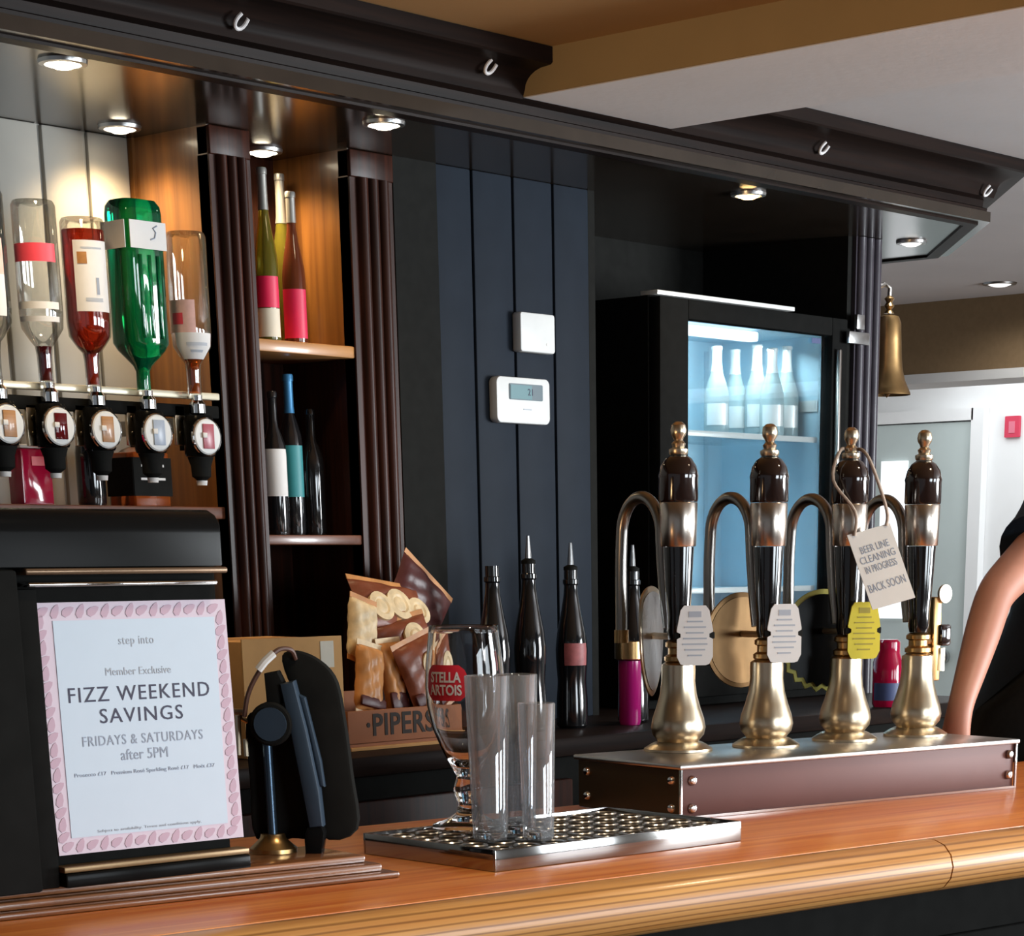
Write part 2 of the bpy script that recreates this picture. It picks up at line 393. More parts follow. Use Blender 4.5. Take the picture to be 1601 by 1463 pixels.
# far end: lintel wall with the wide opening, then the white room
lz = 1.985
fb = B().box(XFAR, XFAR+0.22, -3.1, 6.0, lz, ZC).done('wall_far', 'tanwall'); struct(fb, 'tan wall above the wide opening at the far end', 'wall')
tl = B().box(XFAR-0.004, XFAR+0.224, -3.1, 6.0, lz-0.03, lz).done('trim_1', 'whitewall'); struct(tl, 'pale lintel lining under the tan wall', 'trim')
we = B().box(XEND, XEND+0.1, -3.2, 6.6, 0, ZC).done('wall_end', 'whitewall'); struct(we, 'white end wall of the far room', 'wall')
ws = B().box(XFAR+0.22, XEND, 6.0, 6.1, 0, ZC).done('wall_left', 'whitewall'); struct(ws, 'white side wall of the far room', 'wall')
# pale green door in the end wall
p0 = onx(1385, 658, XEND); p1 = onx(1527, 655, XEND)
dr = thing('door_1', 'pale green door in the white end wall', 'door', (XEND, (p0.y+p1.y)/2+0.05, 0), 0, kind='structure')
yw = abs(p0.y-p1.y)/2+0.06; dz = p1.z-0.01
B().box(-0.035, -0.002, -yw+0.01, yw, 0.01, dz).done('door_leaf', 'greendoor', dr)
B().box(-0.045, -0.001, -yw-0.05, -yw+0.008, 0, dz+0.05).box(-0.045, -0.001, yw+0.002, yw+0.05, 0, dz+0.05).box(-0.045, -0.001, -yw, yw, dz+0.005, dz+0.05).done('door_frame', 'whitewall', dr)
B().box(-0.05, -0.036, yw*0.1, yw*0.55, 1.15, dz-0.14).done('door_glazing', 'winglow', dr)
B().lathe([(0.0, 0), (0.028, 0.0), (0.028, 0.02), (0.0, 0.03)], 16, T(-0.036, -yw+0.1, 1.0) @ RY(-PI/2)).done('door_handle', 'steel', dr)
ps = onx(1585, 667, XEND)
fs = thing('fire_sign', 'small red safety sign high on the white end wall', 'sign', (XEND-0.008, ps.y, ps.z))
B().prism(rrect(-0.034, 0.034, -0.040, 0.040, 0.004), -0.006, 0.006, axis='X').done('plate', 'signred', fs)
B().box(-0.008, -0.0055, -0.014, 0.014, -0.024, 0.020).done('pictogram', mat('faded_pink_print', (0.68, 0.18, 0.25), 0.6), fs)

# ================================================================== BACK BAR
YF = 3.2; YB = 3.40
bb = thing('back_bar', 'dark mahogany back bar with fluted pilasters, shelves and moulded canopy', 'bar shelving', (0, 0, 0))
XL = -0.2
# worktop and lower cupboards
B().box(XL, 4.66, 2.84, 3.66, ZW-0.035, ZW, 0.006).done('worktop', 'darkwood', bb)
lo = B().box(XL, 4.64, 2.90, 3.64, 0.06, ZW-0.036).box(XL, 4.62, 2.94, 3.62, 0.0, 0.06)
lo.done('base_cupboard', 'blackmat', bb)
for i in range(7):
    x0 = XL+0.08+i*0.68
    d = B().box(x0, x0+0.62, 2.878, 2.899, 0.12, ZW-0.08, 0.004).done('cupboard_door', 'darkwoodZ', bb)
    B().lathe([(0.006, 0), (0.006, 0.012), (0.013, 0.018), (0.012, 0.026), (0, 0.03)], 14, T(x0+0.55, 2.878, 0.75) @ RX(PI/2)).done('knob', 'brass', d)
# alcove 1 (spirits): boarded back, brown side wall
xs1 = 2.69
bk = B()
edges = [ony(x, 260, YB).x for x in (53, 124, 205)]
w = edges[1]-edges[0]
x = edges[2]
bl = []
while x > XL: bl.append((x-w+0.004, x-0.004)); x -= w
for a, b_ in bl: bk.box(max(a, XL), b_, YB, YB+0.014, ZW, ZS, 0.004)
bk.box(XL, xs1+0.005, YB+0.008, YB+0.03, ZW, ZS)
bk.done('back_boards', 'greyboard', bb)
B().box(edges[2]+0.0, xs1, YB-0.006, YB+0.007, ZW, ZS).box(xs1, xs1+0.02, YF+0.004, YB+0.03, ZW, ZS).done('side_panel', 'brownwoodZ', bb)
# alcove 2 (wine)
xa, xb = ony(401, 450, 3.2).x, 3.007
B().box(xa-0.02, xa, YF+0.004, YB+0.03, ZW, ZS).done('side_panel', 'darkwoodZ', bb)
sh1_ = ony(470, 534, YF).z
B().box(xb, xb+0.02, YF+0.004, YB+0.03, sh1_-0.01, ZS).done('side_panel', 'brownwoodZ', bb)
B().box(xb, xb+0.02, YF+0.004, YB+0.03, ZW, sh1_-0.01).done('side_panel', 'darkwoodZ', bb)  # lower length in dark wood, standing in for shade under the shelf
B().box(xa-0.02, xb+0.02, YB, YB+0.02, ZW, ZS).done('back_boards', 'darkwoodZ', bb)
def fluted(x0, x1, nm='pilaster'):
    # pilaster front with three rounded reeds and two plain margins
    b = B(); w = x1-x0
    pts = [(x0, YF+0.03), (x0, YF), (x0+0.1*w, YF)]
    nf = 3; fx0 = x0+0.14*w; fw_ = 0.72*w/nf
    for i in range(nf):
        for k in range(9):
            a = PI*k/8
            pts.append((fx0+fw_*i+fw_*(0.5-0.46*math.cos(a)), YF-0.014*math.sin(a)))
    pts += [(x1-0.1*w, YF), (x1, YF), (x1, YF+0.03)]
    b.prism(pts, ZW+0.001, ZS-0.045, axis='Z')
    b.box(x0, x1, YF-0.003, YF+0.03, ZS-0.045, ZS-0.0005, 0.002)
    return b.done(nm, 'darkwoodZ', bb, ang=0.9)
fluted(xs1, xa); fluted(xb, 3.112)
B().box(3.112, 3.222, YF-0.002, YF+0.03, ZW, ZS).done('plain_panel', 'blackmat', bb)
# shelves in the wine alcove
sh1 = ony(470, 534, YF).z; sh2 = ony(480, 836, YF).z
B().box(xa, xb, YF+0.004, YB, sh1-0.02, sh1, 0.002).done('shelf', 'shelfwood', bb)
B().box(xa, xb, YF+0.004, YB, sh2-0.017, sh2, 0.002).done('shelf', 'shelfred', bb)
# navy matchboard panel
nb = B()
gx = [ony(px, 500, YF).x for px in (681, 742.5, 805.5, 867, 923)]
for a, b_ in zip(gx, gx[1:]): nb.box(a+0.003, b_-0.003, YF, YF+0.016, ZW, ZS, 0.003)
nb.box(gx[0], gx[-1], YF+0.010, YF+0.03, ZW, ZS)
nb.done('navy_boards', 'navy', bb)
XP0, XP1 = 4.567, 4.665
# recess round the fridge
B().box(gx[-1], gx[-1]+0.02, YF+0.004, 3.66, ZW, ZS).box(gx[-1], XP0, 3.63, 3.66, ZW, ZS).box(XP0-0.018, XP0, YF+0.01, 3.66, ZW, ZS).done('recess_lining', 'blackmat', bb)
# end post with rounded reeds on its front
po = B().box(XP0, XP1, YF, 3.66, ZW, ZS)
for i in range(3):
    xx = XP0+0.018+0.031*i
    po.lathe([(0.013, ZW), (0.013, ZS-0.001)], 14, T(xx, YF, 0))
po.done('end_post', mat('post_mahogany', (0.046, 0.040, 0.050), 0.3, spec=0.3, coat=0.0, noise=0.15, nscale=20), bb)
B().box(XP0-0.05, XP0+0.03, YF-0.022, YF-0.012, 1.862, 1.888, 0.002).box(XP0-0.02, XP0+0.01, YF-0.022, YF-0.012, 1.893, 1.925, 0.002).done('latch', 'steel', bb)
# canopy: soffit and crown moulding sweeping round the splayed end
plan = [(XL, 2.885), (4.575, 2.885), (5.0, 3.262), (5.0, 3.66)]
B().prism([(XL, 2.86), (4.585, 2.86), (5.01, 3.24), (5.01, 3.66), (XL, 3.66)], ZS, ZS+0.02, axis='Z').done('soffit', mat('soffit_gloss', (0.030, 0.022, 0.016), 0.16, spec=0.5, noise=0.15, nscale=12), bb)
prof = [(-0.03, ZS-0.004), (0.0, ZS-0.004), (0.002, ZS+0.012), (0.016, ZS+0.014), (0.018, ZS+0.027), (0.008, ZS+0.031), (0.010, ZS+0.044), (0.030, ZS+0.047), (0.034, ZS+0.056)]
for k in range(7):
    a = k/6*PI/2
    prof.append((0.036+0.050*(1-math.cos(a)), ZS+0.060+0.030*math.sin(a)))
prof += [(0.096, ZS+0.091), (0.100, ZS+0.094), (0.100, ZS+0.1165), (-0.03, ZS+0.1165)]
# cut where the beam passes over it: two upper lengths and one low length
low = [p for p in prof if p[1] <= ZBEAM-0.001]; 
low = low + [(low[-1][0]+0.003, ZBEAM-0.001), (-0.03, ZBEAM-0.001)]
B().sweep([(XL, 2.885), (3.089, 2.885)], prof).done('crown_moulding', 'darkwood', bb, ang=0.5)
B().sweep([(3.089, 2.885), (3.484, 2.885)], low).done('crown_moulding', 'darkwood', bb, ang=0.5)
B().sweep([(3.484, 2.885), (4.575, 2.885), (5.0, 3.262), (5.0, 3.66)], prof).done('crown_moulding', 'darkwood', bb, ang=0.5)

# horseshoe hooks on the crown
for i, (px, py, nm) in enumerate(((375, 32, 'farthest from the fridge, above the spirits'), (765, 103, 'just before the ceiling beam'), (1287, 230, 'past the beam, above the fridge'), (1543, 297, 'at the splayed end of the canopy'))):
    Y = 2.885-0.05
    P = ony(px, py, Y)
    P = onp(px, py, (0, 2.835, ZS+0.070), (0, -0.86, -0.50))
    hk = thing('horseshoe', 'small silver horseshoe on the dark moulding '+nm, 'horseshoe', P, group='horseshoes on the canopy')
    ex_ = Vector((1, 0, 0)); nv = Vector((0, -0.80, -0.60))
    uz_ = nv.cross(ex_)
    if uz_.z < 0: uz_ = -uz_
    mm = Matrix((ex_, uz_, nv)).transposed().to_4x4() @ RZ(rad(-22))
    pts = [mm @ Vector((0.0095*math.cos(a), 0.0115*math.sin(a)*(1.6 if math.sin(a) > 0 else 1), 0.003)) for a in [rad(148+24.4*k) for k in range(11)]]
    B().tube(pts, 0.0029, 8).done('shoe', 'shoe_silver', hk)

# downlights
def downlight(P, label, glow='lamp', r=0.030, grp='downlights in the canopy'):
    t = thing('downlight', label, 'light', P, group=grp)
    B().lathe([(r*0.86, 0.001), (r*0.9, -0.005), (r*1.16, -0.004), (r*1.2, 0.001), ], 28, cap=False).done('rim', 'steel', t)
    B().lathe([(0, -0.011), (r*0.4, -0.0095), (r*0.7, -0.0055), (r*0.87, -0.001)], 28, cap=False).done('lens', glow, t)
    return t
DL = [(98, 96, 'round downlight nearest the front edge above the spirits'), (187, 198, 'round downlight over the cream boards behind the spirit bottles'), (410, 235, 'round downlight over the wine bottles between the pilasters'),
      (600, 192, 'round downlight in the canopy in front of the second pilaster'), (1170, 303, 'amber downlight in the canopy in front of the drinks fridge'), (1425, 378, 'pale downlight under the splayed canopy end beside the post')]
DLP = []
for x, y, l in DL:
    P = onz(x, y, ZS-0.001); DLP.append(P)
    downlight(P, l, 'lampcool' if x > 1400 else ('lampamber' if x > 1000 else 'lamp'))
P = onz(1563, 443, ZC-0.001)
downlight(P, 'pale recessed light in the ceiling near the tan wall', 'lampcool', 0.045, 'ceiling lights')

# ================================================================== FRIDGE
fx0, fx1 = ony(1040, 600, YF).x-0.02, XP0-0.022
fz1 = ony(1050, 462, YF).z; fyb = 3.52
ix0, ix1 = ony(1075, 600, YF).x, ony(1302, 600, YF).x
iz1 = ony(1075, 497, YF).z; iz0 = ony(1150, 1040, YF).z
fr = thing('drinks_fridge', 'black upright drinks fridge with lit blue glass-door interior', 'fridge', (0, 0, 0))
fy = YF+0.03
B().box(fx0, ix0-0.012, fy, fyb+0.03, ZW+0.001, fz1).box(ix1+0.012, fx1, fy, fyb+0.03, ZW+0.001, fz1).box(ix0-0.012, ix1+0.012, fy, fyb+0.03, iz1+0.02, fz1).box(ix0-0.012, ix1+0.012, fy, fyb+0.03, ZW+0.001, iz0-0.012).box(ix0-0.012, ix1+0.012, fyb+0.012, fyb+0.03, iz0-0.012, iz1+0.02).done('cabinet', 'black', fr)
B().box(ix0-0.011, ix0, fy+0.004, fyb, iz0, iz1).box(ix1, ix1+0.011, fy+0.004, fyb, iz0, iz1).box(ix0-0.011, ix1+0.011, fyb, fyb+0.011, iz0-0.011, iz1+0.011).box(ix0-0.011, ix1+0.011, fy+0.004, fyb, iz0-0.011, iz0).box(ix0-0.011, ix1+0.011, fy+0.004, fyb, iz1, iz1+0.011).done('liner', 'liner', fr)
dd = B().box(fx0+0.004, ix0+0.004, fy-0.03, fy-0.001, ZW+0.02, fz1-0.003, 0.003).box(ix1-0.004, fx1-0.004, fy-0.03, fy-0.001, ZW+0.02, fz1-0.003, 0.003).box(ix0+0.004, ix1-0.004, fy-0.03, fy-0.001, iz1-0.002, fz1-0.003, 0.003).box(ix0+0.004, ix1-0.004, fy-0.03, fy-0.001, ZW+0.02, iz0+0.004, 0.003).done('door', 'black', fr)
B().box(ix0+0.004, ix1-0.004, fy-0.018, fy-0.014, iz0+0.004, iz1-0.002).done('glass_pane', 'doorglass', dd)
xx = ony(1335, 700, YF).x
B().box(ix1+0.006, ix1+0.016, fy-0.044, fy-0.03, ZW+0.12, iz1-0.03, 0.003).done('handle', 'steeldark', dd)
B().box(fx0, ony(1245, 490, YF).x, fy-0.026, fy+0.02, fz1+0.0005, fz1+0.009, 0.001).done('top_trim_glint', 'foilwhite', fr)  # top edge strip, white in place of the lamp's reflection
tbz = iz1-0.012
B().box(ix0+0.002, ony(1215, 515, YF).x, fy+0.02, fy+0.045, tbz-0.012, tbz+0.008, 0.004).done('light_tube', 'tubeglow', fr)
shz = ony(1150, 676, YF).z; shz2 = onp(1150, 916, (0, fyb, 0), (0, 1, 0)).z
for z in (shz, shz2):
    B().box(ix0+0.004, ix1-0.004, fy+0.012, fyb-0.004, z-0.006, z, 0.001).done('shelf', 'doorglass' if z == shz else 'liner', fr)
    B().box(ix0+0.004, ix1-0.004, fy+0.008, fy+0.012, z-0.009, z+0.003, 0.001).done('shelf_edge', 'foilwhite', fr)
p = onx(1268, 635, ix1)
B().box(ix1-0.003, ix1, p.y-0.02, p.y+0.03, p.z-0.012, p.z+0.012).done('info_sticker', 'foilwhite', fr)
# shelf support strips with slots
stp = B()
for xq in (ix0+0.13, ix1-0.07):
    stp.box(xq, xq+0.014, fyb-0.003, fyb, iz0+0.01, iz1-0.02)
stp.done('shelf_rail', mat('rail_blue_grey', (0.40, 0.58, 0.68), 0.4), fr)
q_ = ony(1288, 533, fy-0.03)
B().box(q_.x-0.030, q_.x+0.004, -0.0186+fy, -0.0181+fy, q_.z-0.005, q_.z+0.006).done('maker_mark', 'navyc', dd)

def wine_profile(h, r):
    return [(0, 0.006), (r*0.6, 0.002), (r*0.93, 0), (r, 0.006), (r, h*0.56), (r*0.94, h*0.62), (r*0.70, h*0.69), (r*0.44, h*0.75), (r*0.37, h*0.80), (r*0.36, h*0.955), (r*0.42, h*0.957), (r*0.42, h*0.99), (r*0.36, h), (0, h)]
def burgundy_profile(h, r):
    return [(0, 0.006), (r*0.6, 0.002), (r*0.93, 0), (r, 0.006), (r, h*0.44), (r*0.95, h*0.50), (r*0.75, h*0.60), (r*0.55, h*0.68), (r*0.41, h*0.76), (r*0.37, h*0.82), (r*0.36, h*0.96), (r*0.41, h*0.962), (r*0.41, h*0.99), (r*0.35, h), (0, h)]
def sub_profile(pr, z0, z1, off):
    # the stretch of a profile between two heights, pushed outward: for labels and foils
    def rat(z):
        for (r0, a), (r1, b) in zip(pr, pr[1:]):
            if a <= z <= b and b > a: return r0+(r1-r0)*(z-a)/(b-a)
        return pr[-1][0]
    zs_ = sorted({z0, z1, *[z for _, z in pr if z0 < z < z1]})
    return [(rat(z)+off, z) for z in zs_]
def bottle(name, label, cat, P, pr, glass, group=None, foil=None, labels=(), rz=0.0, seg=28, liquid=None, cap=None):
    t = thing(name, label, cat, P, rz, group)
    B().lathe(pr, seg).done('glass_body', glass, t)
    if foil: B().lathe(sub_profile(pr, foil[0], pr[-1][1]-0.0005, 0.0007)+[(0, pr[-1][1]+0.0008)], seg, cap=False).done('foil_capsule', foil[1], t)
    for z0, z1, a0, a1, m in labels:
        B().lathe(sub_profile(pr, z0, z1, 0.0008), 18, None, rad(a0), rad(a1), cap=False).done('label', m, t)
    return t
VIEW = -135   # the side of an upright thing that faces the camera, in degrees

fb_px = [(1121, 541, 577), (1150, 546, 580), (1184, 538, 577), (1208, 544, 577), (1231, 541, 577)]
fbp = burgundy_profile(0.19, 0.030)
nms = ['first from the left of five on the top fridge shelf', 'second from the left of five on the top fridge shelf', 'in the middle of five on the top fridge shelf', 'second from the right of five on the top fridge shelf', 'last at the right of five on the top fridge shelf']
for i, (px, yt, yn) in enumerate(fb_px):
    P = ony(px, yt, fy+(0.10, 0.15, 0.10, 0.045, 0.075)[i]); hh = P.z-shz
    bp = burgundy_profile(hh, 0.028)
    t = bottle('sparkling_wine_bottle', 'pale frosted bottle '+nms[i], 'bottle', (P.x, P.y, shz), bp, 'icebottle', 'bottles on the top fridge shelf', (hh*0.72, 'foilwhite'), [(hh*0.12, hh*0.36, VIEW-55, VIEW+55, 'foilwhite')])
P = ony(1255, 832, fy+0.10); hh = P.z-iz0-0.001
bottle('fridge_bottle', 'green bottle standing on the floor of the drinks fridge', 'bottle', (P.x, P.y, iz0+0.0005), wine_profile(hh, 0.036), 'sea', None, (hh*0.80, 'foilwhite'))

# ================================================================== THERMOSTAT and sensor on the navy boards
Pm = ony(818, 628, YF); a = ony(776, 628, YF-0.02); b_ = ony(859, 628, YF-0.02)
w = (b_.x-a.x)/2; hz = (ony(818, 592, YF-.02).z-ony(818, 664, YF-.02).z)/2
th = thing('thermostat', 'white room thermostat with small grey screen on navy boards', 'thermostat', ((a.x+b_.x)/2, YF, Pm.z))
B().prism(rrect(-w, w, -hz, hz, 0.012), -0.022, -0.0005, axis='Y', bev=0.003).done('case', 'white', th)
B().prism(rrect(-w*0.55, w*0.70, hz*0.02, hz*0.72, 0.003), -0.0235, -0.0215, axis='Y').done('display_surround', 'screendark', th)
B().box(-w*0.52, w*0.28, -0.0245, -0.0230, hz*0.06, hz*0.66).done('display', 'screen', th)
text('digits', '21', hz*0.42, 'ink', th, T(-w*0.05+w*0.28, -0.0250, hz*0.36) @ FACE, 0.0001)
B().box(-w*0.02, w*0.28, -0.0228, -0.0218, -hz*0.40, -hz*0.35).done('maker_mark', 'inkpale', th)
a = ony(812, 518, YF-0.02); b_ = ony(866, 518, YF-0.02); w = (b_.x-a.x)/2
hz = (ony(839, 487, YF-.02).z-ony(839, 549, YF-.02).z)/2
sn = thing('wall_sensor', 'small plain white sensor box on navy boards above thermostat', 'sensor', ((a.x+b_.x)/2, YF, a.z))
B().prism(rrect(-w, w, -hz, hz, 0.006), -0.024, -0.0005, axis='Y', bev=0.004).done('case', 'white', sn)
B().lathe([(0, 0), (0.003, 0), (0.0025, 0.001), (0, 0.001)], 10, T(w*0.5, -0.0238, -hz*0.55) @ RX(PI/2)).done('lens', 'card', sn)

# ================================================================== BELL
q_ = ray(1388, 560); Pb = onx(1388, 560, XP1+0.058)
zt, zb_ = onp(1390, 490, Pb, (0, 1, 0)).z, onp(1390, 618, Pb, (0, 1, 0)).z
be = thing('bar_bell', 'brass bell hanging beside the dark end post', 'bell', (Pb.x, Pb.y, zb_))
hb = zt-zb_; R = 0.056
bp = [(R, 0), (R*0.99, hb*0.02), (R*0.88, hb*0.09), (R*0.75, hb*0.18), (R*0.65, hb*0.30), (R*0.59, hb*0.45), (R*0.55, hb*0.68), (R*0.52, hb*0.88), (R*0.42, hb*0.96), (0, hb)]
B().lathe(bp+[(0, hb-0.004), (R*0.38, hb*0.93), (R*0.48, hb*0.8), (R*0.55, hb*0.40), (R*0.70, hb*0.17), (R*0.93, 0.0)], 32, cap=False).done('bell_body', 'brassold', be)
B().lathe([(0.012, hb), (0.006, hb+0.008), (0.012, hb+0.016), (0.007, hb+0.024), (0.012, hb+0.032), (0, hb+0.042)], 18).done('crown_knob', 'brassold', be)
B().tube([(0, 0, hb+0.035), (0, 0, hb+0.055), (-0.02, 0, hb+0.062), (-0.0575, 0, hb+0.05)], 0.005, 8).done('bracket', 'steeldark', be)
B().tube([(0, 0, hb*0.9), (0, 0, 0.012)], 0.002, 6).lathe([(0, -0.006), (0.008, 0.002), (0, 0.012)], 12).done('clapper', 'brassold', be)

# ================================================================== OPTICS
YO = 3.155
rz_ = ony(175, 611, YO+0.02).z
rl = thing('optics_rail', 'white metal rail holding the spirit measures', 'rail', (0, YO+0.025, rz_))
xr0, xr1 = 1.75, ony(342, 621, YO+0.02).x
B().box(xr0, xr1, -0.008, 0.010, -0.005, 0.006, 0.002).done('bar', mat('rail_white_metal', (0.72, 0.66, 0.50), 0.3, 0.3), rl)
B().box(xr0, xr1, -0.004, 0.010, -0.034, -0.014, 0.002).done('lower_bar', 'black', rl)
for px in (-25, 52, 128, 208, 283):
    q = ony(px, 665, YO+0.02)
    br = B().box(q.x-0.010, q.x+0.010, -0.004, 0.003, q.z-0.031-rz_, q.z+0.031-rz_, 0.001).done('bracket_plate', 'brass', rl)
    for dz_ in (-0.012, 0.012):
        B().lathe([(0, 0), (0.0035, 0), (0.003, 0.0015), (0, 0.002)], 10, T(q.x, -0.004, q.z-rz_+dz_) @ RX(PI/2)).done('screw', 'steeldark', br)
    if px in (-25, 283): B().box(q.x-0.006, q.x+0.006, 0.003, YB-YO-0.0255, q.z-rz_-0.012, q.z-rz_+0.012).done('wall_fixing', 'steeldark', rl)

def optic(P, liq, label):
    t = thing('spirit_measure', label, 'spirit measure', P, 0, 'spirit measures on the rail')
    B().lathe([(0.010, 0.036), (0.014, 0.038), (0.014, 0.052), (0.009, 0.058), (0.009, 0.066)], 18).done('collar', 'chrome', t)
    B().lathe([(0.024, -0.03), (0.026, -0.026), (0.026, 0.026), (0.022, 0.034), (0, 0.036)], 24).box(-0.014, 0.014, 0.012, 0.036, -0.02, 0.02).done('chamber', 'blackgloss', t)
    fm = T(-0.006, -0.024, 0) @ RX(PI/2)
    B().lathe([(0, 0), (0.0285, 0), (0.0285, 0.004), (0.026, 0.006), (0, 0.006)], 32, fm).done('face_plate', 'white', t)
    B().lathe([(0.0285, -0.001), (0.0305, 0.0), (0.0305, 0.004), (0.0285, 0.005)], 32, fm, cap=False).done('face_rim', 'chrome', t)
    w_ = B().box(-0.017, 0.006, -0.0325, -0.0298, -0.019, 0.020, 0.001).done('window', liq, t)
    B().box(-0.019, -0.010, -0.0345, -0.0322, -0.002, 0.006, 0.001).done('measure_mark', 'card', w_)
    B().lathe([(0.008, -0.068), (0.016, -0.062), (0.017, -0.045), (0.022, -0.031)], 18).done('spout', 'blackmat', t)
    B().lathe([(0.0085, -0.076), (0.0095, -0.0685), (0, -0.068)], 16).done('nozzle', 'card', t)
    return t
discs = [(10, 663), (90, 667), (163, 672), (243, 677), (320, 683)]
liqs = ['shelfwood', 'darkred', 'shelfwood', mat('pale_blue_window', (0.36, 0.42, 0.52), 0.3), mat('pink_window', (0.40, 0.09, 0.12), 0.3)]
onames = ['black measure with amber window at the outer end of the rail', 'black measure with dark red window under the red-banded bottle', 'black measure with brown window under the red spirit bottle', 'black measure with pale blue window under the green bottle', 'black measure with pink window nearest the fluted pilaster']
op = []
for (x, y), l, n_ in zip(discs, liqs, onames):
    P = ony(x+6, y, YO-0.024); P.y = YO; op.append(P)
    optic(P, l, n_)

def up_px(x, y): return ony(x, y, YO)
def spirit(label, i, ytop, prof_fn, glass, labels=(), liquid=None, extra=None, lean=0):
    P = op[i]; zn = P.z+0.0665
    zt_ = up_px(discs[i][0]-12, ytop).z; h = zt_-zn
    pr = prof_fn(h)           # upright profile, neck at top
    inv = [(r, h-z) for r, z in reversed(pr)]
    t = thing('spirit_bottle', label, 'spirit bottle', (P.x-0.004, P.y, zn), 0, 'upturned spirit bottles on the rail')
    t.rotation_euler = (0, rad(lean), 0)
    B().lathe(inv, 32).done('glass_body', glass, t)
    if liquid:
        z1 = h*liquid[0]
        lp = [(max(r-0.0022, 0), min(max(z, 0.002), z1)) for r, z in inv if z <= z1]
        q = sub_profile(inv, z1-0.0001, z1, -0.0022)
        lp = lp+[(q[0][0], z1), (0, z1)]
        lp[0] = (0, 0.002)
        B().lathe(lp, 32).done('spirit', liquid[1], t)
    for z0, z1, a0, a1, m in labels:
        lo_ = 0.0008 if m.startswith('label') or m == 'bandred' and a1-a0 > 100 else 0.0015
        B().lathe(sub_profile(inv, h*z0, h*z1, lo_), 20, None, rad(VIEW+a0), rad(VIEW+a1), cap=False).done('label', m, t)
    return t
def round_bottle(r, nr=0.012, sh=0.70, nk=0.80):
    return lambda h: [(0, 0.008), (r*0.55, 0.004), (r*0.9, 0), (r, 0.006), (r, h*(sh-0.08)), (r*0.95, h*sh), (r*0.6, h*(nk-0.03)), (nr*1.15, h*nk), (nr, h*(nk+0.05)), (nr*0.95, h*0.97), (nr, h), (0, h)]
spirit('upturned clear bottle with pink label at the outer end of the rail', 0, 300, round_bottle(0.034), 'bottleglass', [(0.55, 0.74, -60, 60, 'labelpink'), (0.33, 0.55, -60, 60, 'labelwhite'), (0.38, 0.50, -25, 25, 'redlabel')])
spirit('upturned clear bottle with a red band and dark spirit left in its neck', 1, 318, round_bottle(0.034), 'bottleglass', [(0.66, 0.76, -62, 62, 'bandred'), (0.40, 0.44, -62, 62, 'labelwhite'), (0.33, 0.36, -62, 62, 'labelwhite')], (0.20, 'darkred'))
spirit('upturned bottle of red spirit with tall white label', 2, 345, round_bottle(0.035), 'bottleglass', [(0.44, 0.86, -20, 75, 'labelwhite'), (0.72, 0.79, -10, 14, 'shelfwood'), (0.54, 0.64, 34, 42, 'inkgrey'), (0.50, 0.52, 5, 50, 'inkpale'), (0.81, 0.82, 0, 55, 'inkpale')], (0.93, 'redliquid'))
spirit('upturned clear bottle with pink and white labels beside the green one', 4, 366, round_bottle(0.033), 'bottleglass', [(0.38, 0.58, -80, 20, 'labelpink'), (0.22, 0.38, -45, 75, 'labelwhite'), (0.43, 0.50, -50, -15, 'bandred'), (0.30, 0.32, -10, 55, 'inkpale'), (0.26, 0.275, 0, 45, 'inkpale')], (0.24, 'amber'))
# the green square-shouldered bottle
P = op[3]; zn = P.z+0.0665; h = up_px(232, 318).z-zn
gt = thing('spirit_bottle', 'large upturned square green gin bottle with white label band', 'spirit bottle', (P.x-0.006, P.y, zn), 0, 'upturned spirit bottles on the rail')
gb = B()
secs = [(0.0, 0.012, 1), (0.10, 0.012, 1), (0.13, 0.016, 1), (0.21, 0.037, 0.75), (0.25, 0.0405, 0.5), (0.93, 0.0405, 0.5), (0.97, 0.039, 0.5), (1.0, 0.033, 0.5)]
NS = 32; vs = []
for zf, r, rd in secs:
    for k in range(NS):
        a = 2*PI*k/NS+PI/4
        c_, s_ = math.cos(a), math.sin(a); e = rd if rd < 1 else 1
        vs.append((r*math.copysign(abs(c_)**e, c_), 0.85*r*math.copysign(abs(s_)**e, s_), zf*h))
fsx = [(i*NS+k, i*NS+(k+1) % NS, (i+1)*NS+(k+1) % NS, (i+1)*NS+k) for i in range(len(secs)-1) for k in range(NS)]
fsx += [tuple(range(NS-1, -1, -1)), tuple((len(secs)-1)*NS+k for k in range(NS))]
gb._add(vs, fsx); gb.done('glass_body', 'greenglass', gt, ang=0.8)
lb = B().box(-0.036, 0.036, -0.0362, -0.0350, h*0.74, h*0.885).box(-0.0425, -0.0411, -0.030, 0.030, h*0.74, h*0.885).done('label', 'labelwhite', gt)
B().tube([(0.004, -0.0368, h*0.79), (0.012, -0.0368, h*0.80), (0.015, -0.0368, h*0.83), (0.010, -0.0368, h*0.85), (0.018, -0.0368, h*0.865)], 0.0012, 6).done('emblem', 'inkgrey', lb)
rb = B()
for xq in (-0.018, 0.0, 0.018): rb.box(xq-0.003, xq+0.003, -0.0368, -0.0345, h*0.27, h*0.71, 0.0008)
rb.done('ribs', 'greenglass', gt)

